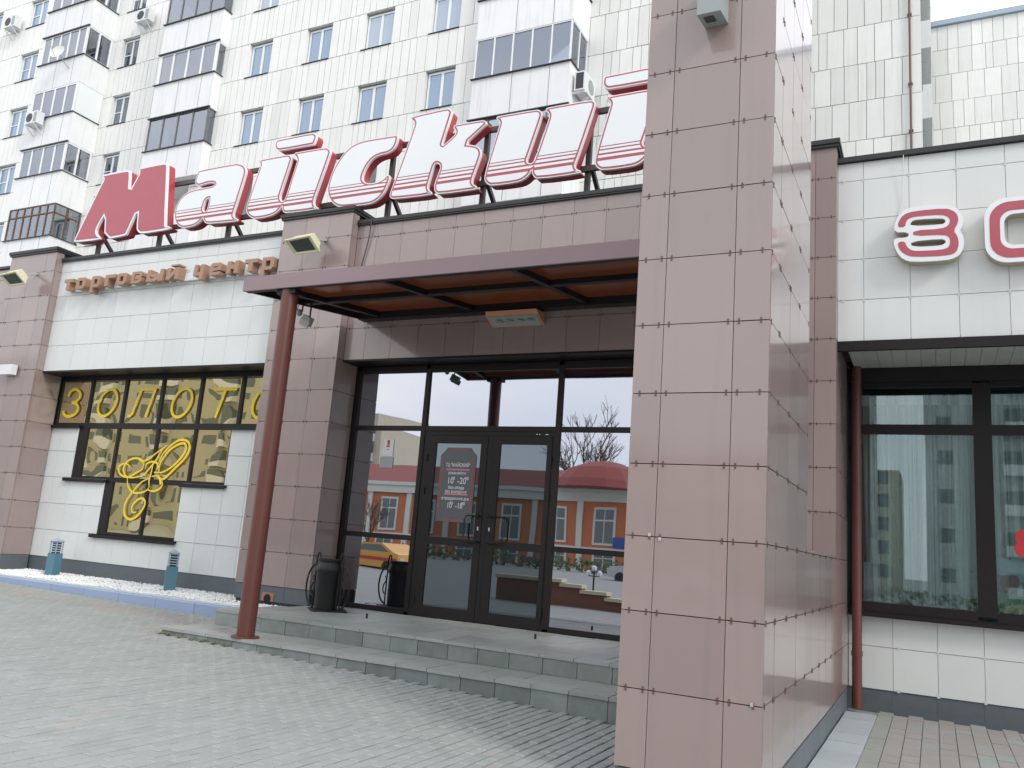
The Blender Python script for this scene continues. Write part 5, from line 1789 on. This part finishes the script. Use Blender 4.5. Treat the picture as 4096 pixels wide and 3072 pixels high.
# balconies: (x0, x1, front y, wall y, side visible)
def balcony(x0, x1, yf, yw, z0, z1, zg, style, n, seed=0):
    """parapet from z0 to z1 and glazing from z1 up to zg"""
    rnd = random.Random(seed)
    b = MB()
    t = 0.09
    b.box(x0, x1, yf, yf + t, z0, z1)
    b.box(x1 - t, x1, yf + t, yw, z0 + .002, z1 - .002)
    b.box(x0, x0 + t, yf + t, yw, z0 + .002, z1 - .002)
    b.box(x0 + t, x1 - t, yf + t, yw, z0, z0 + .14)
    o = part('balcony', b, 'balcony', apt)
    for fx in (0.42, 0.80):
        j = MB()
        xx = x0 + (x1 - x0) * fx
        j.box(xx - .012, xx + .012, yf - .003, yf, z0 + .02, z1 - .02)
        part('joint', j, 'stain_green', o)
    bk = MB()
    bk.box(x0 + t, x1 - t, yw - .02, yw - .01, z0 + .14, zg + .1)
    part('back_wall', bk, 'room', o)
    if style == 'none': return o
    fm = {'pvc': 'pvc', 'old': 'old_frame', 'steel': 'old_frame', 'wood': 'wood_frame', 'alu': 'pvc', 'closed': 'pvc'}[style]
    bar = {'pvc': .085, 'closed': .085, 'old': .035, 'steel': .04, 'wood': .05, 'alu': .045}[style]
    f = MB()
    yb0, yb1 = yf + .01, yf + .07
    f.box(x0 + .02, x1 - .02, yb0, yb1, z1, z1 + bar * .8)
    f.box(x0 + .02, x1 - .02, yb0, yb1, zg - bar * .8, zg)
    W_ = (x1 - x0 - .04)
    xs = [x0 + .02 + W_ * i / n for i in range(n + 1)]
    for i, xx in enumerate(xs):
        w = bar * (1.6 if i in (0, n) and style in ('pvc', 'closed') else 1)
        a = min(max(xx - w / 2, x0 + .02), x1 - .02 - w)
        f.box(a, a + w, yb0 - .004, yb1, z1 + bar * .8, zg - bar * .8)
    # side facing right
    ns = 2
    sy = [yf + .02 + (yw - yf - .04) * i / ns for i in range(ns + 1)]
    if style != 'closed':
        f.box(x1 - .07, x1 - .01, yb1, yw - .02, z1, z1 + bar * .8)
        f.box(x1 - .07, x1 - .01, yb1, yw - .02, zg - bar * .8, zg)
        for i, yy in enumerate(sy[1:]):
            f.box(x1 - .068, x1 - .008, min(yy, yw - .02) - bar, min(yy, yw - .02), z1 + bar * .8, zg - bar * .8)
    if style == 'wood':
        f.box(x0 + .02, x1 - .02, yb0 - .006, yb1, z1 + (zg - z1) * .70, z1 + (zg - z1) * .70 + .05)
        f.box(x1 - .068, x1 - .006, yb1, yw - .02, z1 + (zg - z1) * .70, z1 + (zg - z1) * .70 + .05)
    part('glazing_frame', f, fm, o)
    for i in range(n):
        p = MB(); p.box(xs[i], xs[i + 1], yf + .035, yf + .045, z1 + bar * .7, zg - bar * .7)
        part('pane', p, 'balcony_glass', o)
    if style == 'closed':
        p = MB(); p.box(x1 - .05, x1 - .004, yf + .07, yw - .01, z1 + .003, zg - .003)
        part('side_panel', p, 'pvc', o)
    else:
        for i in range(ns):
            p = MB(); p.box(x1 - .045, x1 - .035, sy[i] + bar, sy[i + 1], z1 + bar * .7, zg - bar * .7)
            part('pane', p, 'balcony_glass', o)
    c = MB()
    c.box(x0 - .06, x1 + .05, yf - .07, yf + .02, z1 - .005, z1 + .02)
    c.box(x1 - .02, x1 + .05, yf + .02, yw, z1 - .005, z1 + .02)
    if style in ('old', 'steel', 'pvc'):
        c.box(x0 - .05, x1 + .05, yf - .06, yf + .02, zg - .01, zg + .03)
    part('ledge', c, 'flashing', o)
    # things kept inside show as dim shapes
    cu = MB()
    if rnd.random() < .7:
        xa = x0 + rnd.uniform(.1, .5) * W_
        cu.box(xa, xa + rnd.uniform(.3, .8), yf + .10, yf + .14, z1 + .05, zg - .05)
        part('blind', cu, 'curtain', o)
    return o


# leftmost column of balconies
SL = 1.057
b1 = [(11.3, 12.77, 14.23, 'wood', 6), (14.23, 15.58, 16.97, 'pvc', 4), (16.97, 18.40, 19.72, 'closed', 4), (19.72, 21.13, 22.45, 'pvc', 5), (22.45, 23.9, 25.2, 'pvc', 4)]
# each entry: top of parapet, top of glazing, top of next parapet
prev = 9.85
for i, (zt, zg_, zn, sty, n) in enumerate(b1):
    balcony(-36.15, -33.02, 20.95, 22.2, prev + .0, zt, zg_, sty, n, seed=i)
    prev = zg_ + .005
b2 = [(11.25, 12.72, 'none', 4), (14.05, 15.46, 'steel', 4), (16.92, 18.26, 'pvc', 4), (19.62, 21.1, 'steel', 4), (22.4, 23.9, 'pvc', 4)]
prev = 9.9
for i, (zt, zg_, sty, n) in enumerate(b2):
    balcony(-27.6, -24.35, 20.62, 22.2 if i < 9 else 21, prev, zt, zg_, sty, n, seed=20 + i)
    prev = zg_ + .005
b3 = [(11.5, 12.93, 'steel', 5), (14.34, 15.74, 'alu', 5), (17.13, 18.55, 'alu', 5), (19.95, 21.4, 'pvc', 4), (22.8, 24.2, 'alu', 5)]
prev = 10.1
for i, (zt, zg_, sty, n) in enumerate(b3):
    balcony(-12.84, -9.48, 20.72, 22.0, prev, zt, zg_, sty, n, seed=40 + i)
    prev = zg_ + .005
# patches of bare plaster and rust
b = MB()
b.prism([catmull([(-33.0, 0), (-32.99, 1), (-33, 0)], 2)[:3]], 0, 0.01) if False else None


def ac(x, y, z, lab, face='front', s=1.0):
    t = thing('air_conditioner', lab, 'air conditioner', (x, y, z), 'air conditioners on the apartment block')
    b = MB()
    if face == 'front':
        b.box(x, x + .82 * s, y - .45, y - .12, z, z + .56 * s)
        fan = [(x + .30 * s + .21 * math.cos(a * .3927), z + .28 * s + .21 * math.sin(a * .3927)) for a in range(16)]
        part('casing', b, 'ac_white', t)
        b = MB(); b.prism([fan], y - .458, y - .45)
        part('fan_grille', b, 'ac_dark', t)
        b = MB(); b.box(x + .60 * s, x + .79 * s, y - .456, y - .45, z + .05, z + .5 * s)
        part('louvre', b, 'lamp_grey', t)
        for xx in (x + .12, x + .68 * s):
            b = MB()
            b.bar((xx, y, z - .02), (xx, y - .5, z - .02), .035)
            b.bar((xx, y, z - .38), (xx, y - .45, z - .04), .03)
            part('bracket', b, 'ac_white', t)
    else:
        b.box(x, x + .34, y - .82, y, z, z + .62)
        part('casing', b, 'ac_white', t)
        fan = []
        b = MB()
        c = Vector((x + .345, y - .32, z + .31))
        vs = [c + Vector((0, .23 * math.cos(a * .3927), .23 * math.sin(a * .3927))) for a in range(16)]
        b.add(vs, [tuple(range(16))])
        part('fan_grille', b, 'lamp_grey', t)
        b = MB(); b.box(x + .05, x + .29, y - .828, y - .82, z + .05, z + .57)
        part('louvre', b, 'ac_dark', t)
        b = MB(); b.box(x - .1, x + .34, y - .78, y - .70, z - .06, z); b.box(x - .1, x + .34, y - .12, y - .04, z - .06, z)
        b.bar((x - .02, y - .4, z - .35), (x + .3, y - .4, z - .03), .05)
        part('bracket', b, 'ac_white', t)


ac(-9.40, 21.75, 13.45, 'white air conditioner on the right side of the balcony above the last sign letters', 'side')
ac(-38.85, 21.0, 22.05, 'white air conditioner on the strip-clad wall at the far upper left corner')
ac(-31.15, 22.2, 21.35, 'white air conditioner beside the topmost window between two balcony columns')
t_ = ac(-35.6, 20.95, 16.55, 'weathered air conditioner on the front of the left balcony column')
t = thing('satellite_dish', 'white round satellite dish on the front of the left balcony column', 'satellite dish', (-34.2, 20.9, 19.4))
b = MB()
c = Vector((-34.1, 20.45, 19.75))
n_ = Vector((0.25, -1, 0.25)).normalized()
u = n_.cross(Vector((0, 0, 1))).normalized(); v = u.cross(n_).normalized()
vs = [c - n_ * .07]
for r_, d_ in ((.15, -.05), (.27, .0), (.34, .04)):
    for k in range(20):
        a = k * math.pi / 10
        vs.append(c + (u * math.cos(a) + v * math.sin(a)) * r_ + n_ * d_)
fs = [(0, 1 + (k + 1) % 20, 1 + k) for k in range(20)]
for q in range(2):
    for k in range(20):
        k2 = (k + 1) % 20
        fs.append((1 + q * 20 + k, 1 + q * 20 + k2, 21 + q * 20 + k2, 21 + q * 20 + k))
b.add(vs, fs)
part('reflector', b, 'dish', t, shade=True)
b = MB()
b.tube([c - n_ * .07, c + Vector((.1, .3, -.35)), (-33.9, 20.95, 19.2)], .02, 6)
b.tube([c - v * .33, c + n_ * .42 - v * .1], .012, 6)
b.lathe(c + n_ * .44 - v * .1, [(.03, -.04), (.035, 0), (.03, .04)], 10)
part('arm', b, 'lamp_grey', t)

# ------------------------------------------------------------------ right-hand block and the far block
blk = thing('apartment_block', 'plain end wall of an apartment block in whitish stone panels, above the right-hand wing', 'building', (-3.5, 27.5, -1.7))
z2 = [5.7, 7.1, 8.45, 9.8, 11.15, 12.5, 13.92, 15.32, 16.68, 18.08, 19.5, 20.9, 22.3, 23.7, 25.1, 26.5]
panel_section(-9.0, -0.10, 27.5, list(zip(z2, z2[1:])), [], widths=(.27, .43, .43, .53, .53))
flush_panels(blk)
b = MB(); b.box(-9.0, -0.12, 27.66, 42.1, -1.7, 27.4); b.box(-9, -.1, 27.52, 27.67, 26.5, 27.4)
part('wall', b, 'apt_joint', blk)
b = MB()
for k in range(9):
    z = 5.0 + 2.8 * k
    b.box(-.12, .20, 31.0, 33.6, z, z + 1.1)
    b.box(-.12, .27, 37.0, 40.6, z, z + 1.15)
part('side_balcony', b, 'balcony', blk)
b = MB()
for k in range(9):
    z = 5.0 + 2.8 * k
    b.box(-.12, .24, 37.1, 40.5, z + 1.15, z + 2.8)
part('side_glazing', b, 'pvc', blk)
b = MB()
for k in range(9):
    z = 5.0 + 2.8 * k
    b.box(.20, .262, 37.6, 38.2, z + 1.3, z + 2.6)
    b.box(-.02, .03, 33.6, 34.4, z + .5, z + 1.9)
part('pane', b, 'apt_glass_dark', blk)
b = MB()
for k in range(9):
    z = 5.0 + 2.8 * k
    for yy in (37.1, 38.8, 40.5):
        b.box(-.11, .255, yy - .06, yy + .06, z + 1.15, z + 2.8)
part('side_frame', b, 'pvc', blk)
b = MB()
b.tube([(-.435, 27.42, 5.7), (-.435, 27.42, 26.5)], .036, 10)
for z in (11.2, 13.95, 15.6, 18.1, 20.9): b.box(-.50, -.37, 27.38, 27.5, z, z + .05)
single('riser_pipe', b, 'pipe_rust', 'rusty brown pipe running up the plain panelled end wall', 'pipe')
far = thing('apartment_block', 'farther whitish panelled block with a grey roof edge at the upper right corner', 'building', (6, 42, -1.7))
z3 = [14.2, 15.6, 17.0, 18.4, 19.85, 21.25, 22.65, 24.1, 25.45, 26.75]
panel_section(-0.6, 16, 42.0, list(zip(z3, z3[1:])), [], widths=(.30, .45, .58, .58, .7))
flush_panels(far)
b = MB(); b.box(-0.6, 16, 42.16, 52, -1.7, 26.8); b.box(-.6, 16, 42.05, 42.17, -1.7, 14.2)
part('wall', b, 'apt_joint', far)
b = MB(); b.box(-0.7, 16.1, 41.85, 52.1, 26.76, 27.02)
part('roof_edge', b, 'galv_blue', far)

# ================================================================== across the square (seen in the glass)
og = thing('orange_building', 'two-storey orange building with red roof across the square, seen in the door glass', 'building', (-35, -44, -1.75))
b = MB(); b.box(-70, -8, -56, -44, -2.2, 5.0)
part('wall', b, 'orange_wall', og)
b = MB()
b.box(-70.4, -7.6, -56.4, -43.4, 5.0, 5.35)
b.box(-70.2, -7.8, -43.99, -43.6, 4.25, 5.0)
b.box(-70.1, -7.9, -43.99, -43.85, 0.12, 0.32)
x = -69
while x < -8:
    b.box(x - .45, x + .1, -43.99, -43.8, -2.2, 4.5)
    x += 4.6
part('cornice', b, 'trim_white', og)
b = MB()
b.add([(-70.4, -56.4, 5.36), (-7.6, -56.4, 5.36), (-7.6, -43.4, 5.36), (-70.4, -43.4, 5.36), (-65, -50, 7.6), (-13, -50, 7.6)],
      [(3, 2, 5, 4), (0, 3, 4), (2, 1, 5), (1, 0, 4, 5), (0, 1, 2, 3)])
b.lathe((-26.0, -44.6, 5.36), [(4.6, 0), (4.3, .7), (3.2, 1.8), (1.6, 2.4), (.1, 2.6)], 16)
part('roof', b, 'roof_red', og)
x = -69 + 2.1
k = 0
while x < -9:
    for z0, z1 in ((-1.7, -0.1), (0.75, 3.6)):
        f = MB()
        f.box(x - 1.0, x + 1.0, -43.98, -43.9, z0 - .2, z1 + .2)
        w = part('window', f, 'trim_white', og)
        f = MB()
        for a, c in ((x - .8, x - .05), (x + .05, x + .8)):
            f.box(a, c, -43.9, -43.88, z0, z0 + (z1 - z0) * .66)
            f.box(a, c, -43.9, -43.88, z0 + (z1 - z0) * .71, z1)
        part('pane', f, 'glass_dark', w)
    x += 4.6
b = MB()
b.box(-24.6, -23.6, -43.8, -43.72, .4, 1.3)
part('blue_plate', b, 'blue_sign', og)


def simple_block(x0, x1, y, z1, m_, lab, floors, yd=12):
    t = thing('far_apartment_block', lab, 'building', ((x0 + x1) / 2, y, -1.8))
    b = MB(); b.box(x0, x1, y - yd, y, -2, z1)
    part('wall', b, m_, t)
    b = MB(); w = MB()
    h = (z1 + 1.5) / floors
    for f in range(floors):
        z = -1.0 + f * h
        x = x0 + 1.2
        i = 0
        while x < x1 - 1.5:
            if i % 4 == 2:
                b.box(x - .4, x + 2.4, y + .005, y + .9, z - .1, z + .95)
                w.box(x - .3, x + 2.3, y + .01, y + .8, z + .95, z + 2.3)
            else:
                w.box(x, x + 1.3, y + .005, y + .03, z + .5, z + 1.9)
            x += 3.2
            i += 1
    part('balcony', b, 'balcony', t, 'stuff')
    part('window', w, 'glass_dark', t, 'stuff')


simple_block(-150, -78, -62, 25, 'cream_wall', 'long cream apartment block seen as stripes in the gold window glass', 9)
simple_block(-1.0, 60, -68, 30, 'block_grey', 'grey apartment block with balconies seen in the right-hand shop window', 8)
simple_block(-80, -69, -70, 15, 'cream_wall', 'narrow cream tower seen at the top left of the entrance glass', 6)
simple_block(-20, -3.6, -72, 11, 'cream_wall', 'low cream block beside a strip of sky in the right-hand shop window', 5)


def bare_tree(x, y, h, lab, seed):
    rnd = random.Random(seed)
    t = thing('bare_tree', lab, 'tree', (x, y, -1.75), 'bare trees across the square')
    b = MB(); br = MB()

    def grow(p, d, l, r, dep):
        q = p + d * l
        mid = p + d * l * .5 + Vector((rnd.uniform(-1, 1), rnd.uniform(-1, 1), 0)) * l * .05
        (b if dep == 0 else br).tube([p, mid, q], [r, r * .85, r * .68], 5 if dep < 3 else 3, cap=False)
        if dep >= 6: return
        for k in range(rnd.choice((2, 3)) if dep else 4):
            e = (d + Vector((rnd.uniform(-1, 1), rnd.uniform(-1, 1), rnd.uniform(-.15, .6))) * .62).normalized()
            grow(q - d * l * rnd.uniform(0, .3), e, l * rnd.uniform(.64, .88), r * .62, dep + 1)
    grow(Vector((x, y, -1.8)), Vector((rnd.uniform(-.05, .05), 0, 1)), h * .24, h * .024, 0)
    part('trunk', b, 'bark', t)
    part('branches', br, 'bark', t)


bare_tree(-32.5, -60, 19, 'large bare tree rising behind the domed roof in the right entrance pane', 1)
bare_tree(-27.5, -61, 17.0, 'second bare tree right of the large one, behind the orange building', 2)
bare_tree(-46, -38, 6.0, 'small bare tree in front of the orange wall in the left entrance pane', 3)
bare_tree(-20.0, -62, 11.0, 'third bare tree behind the right end of the orange building', 4)

# passenger cars
def car(x, y, rz, m_, lab, band=None, van=False):
    t = thing('parked_car', lab, 'car', (x, y, -1.75), rz=rz)
    hh = 1.75 if van else 1.45
    prof = [(-2.1, .35), (-2.15, .75), (-1.95, .95), (-1.1, 1.02), (-.5, hh - .03), (.9, hh), (1.75, 1.05 if not van else hh - .1), (2.12, .98), (2.15, .4), (1.7, .3), (-1.7, .3)]
    b = MB(); b.prism([prof if area(prof) > 0 else prof[::-1]], -.82, .82)
    part('body', b, m_, t, local=True)
    for s in (-1, 1):
        yy = s * .825
        b = MB(); b.prism([[(-.95, 1.05), (1.4, 1.05), (.85, hh - .08), (-.45, hh - .1)]], yy - .006, yy + .006)
        part('side_window', b, 'glass_dark', t, local=True)
        if band:
            b = MB(); b.box(-1.9, 2.0, yy - .008, yy + .008, .62, .78)
            part('stripe', b, band, t, local=True)
        for xx in (-1.35, 1.35):
            b = MB(); b.tube([(xx, s * .66, .32), (xx, s * .86, .32)], .32, 16)
            part('wheel', b, 'rubber', t, local=True)
    for xx in (-2.13, 2.13):
        for s in (-1, 1):
            b = MB(); b.box(xx - .04, xx + .04, s * .6 - .15, s * .6 + .15, .68, .82)
            part('headlight', b, 'bright_metal', t, local=True)
    return t


car(-24.6, -9.5, R(14), 'taxi', 'yellow taxi with a red stripe, seen low in the left entrance pane', 'taxi_red')
car(-15.5, -24, R(0), 'silver', 'silver car parked on the square, seen in the right entrance pane')
car(-11.2, -26, R(4), 'sign_white', 'white car parked beside the silver one, seen in the right entrance pane')
# stepped brick parapet
t = thing('stepped_parapet', 'low brick parapet stepping down under cream caps, seen in the right entrance pane', 'wall', (-9.5, 1.2, -1.75))
b = MB(); c = MB()
for i, (x0, x1, z) in enumerate(((-12.5, -10.3, -1.0), (-10.3, -9.6, -1.12), (-9.6, -8.8, -1.27), (-8.8, -7.9, -1.43))):
    b.box(x0, x1, 1.0, 1.3, -1.8, z)
    c.box(x0 - .04, x1 + .02, .93, 1.37, z, z + .10)
part('brickwork', b, 'brick', t)
part('cap', c, 'cream_cap', t)
t = thing('globe_lamp', 'low black lamp with white globes on the square, seen in the right entrance pane', 'lamp', (-11.4, -4.5, -1.75))
b = MB(); b.tube([(-11.4, -4.5, -1.75), (-11.4, -4.5, -.72)], .035, 8); b.tube([(-11.62, -4.5, -.9), (-11.18, -4.5, -.9)], .02, 6)
part('post', b, 'iron', t)
for dx, dz in ((-.22, -.80), (.22, -.80), (0, -.62)):
    b = MB(); b.lathe((-11.4 + dx, -4.5, dz), [(.02, -.1), (.08, -.07), (.105, 0), (.08, .07), (.02, .1)], 14)
    part('globe', b, 'globe', t, shade=True)
# strip of grass and hedge across the square
b = MB()
for k in range(2500):
    xx = random.uniform(-60, 30); yy = random.uniform(-33, -31)
    s = random.uniform(.15, .3)
    zz = g(xx) + random.uniform(0, .9)
    d1 = Vector((random.uniform(-1, 1), random.uniform(-1, 1), random.uniform(-1, 1))).normalized() * s
    d2 = d1.cross(Vector((.2, .5, 1))).normalized() * s * .6
    c_ = Vector((xx, yy, zz))
    b.add([c_ - d1, c_ + d2, c_ + d1, c_ - d2], [(0, 1, 2, 3)])
part('hedge', b, 'leaf', None, 'stuff')
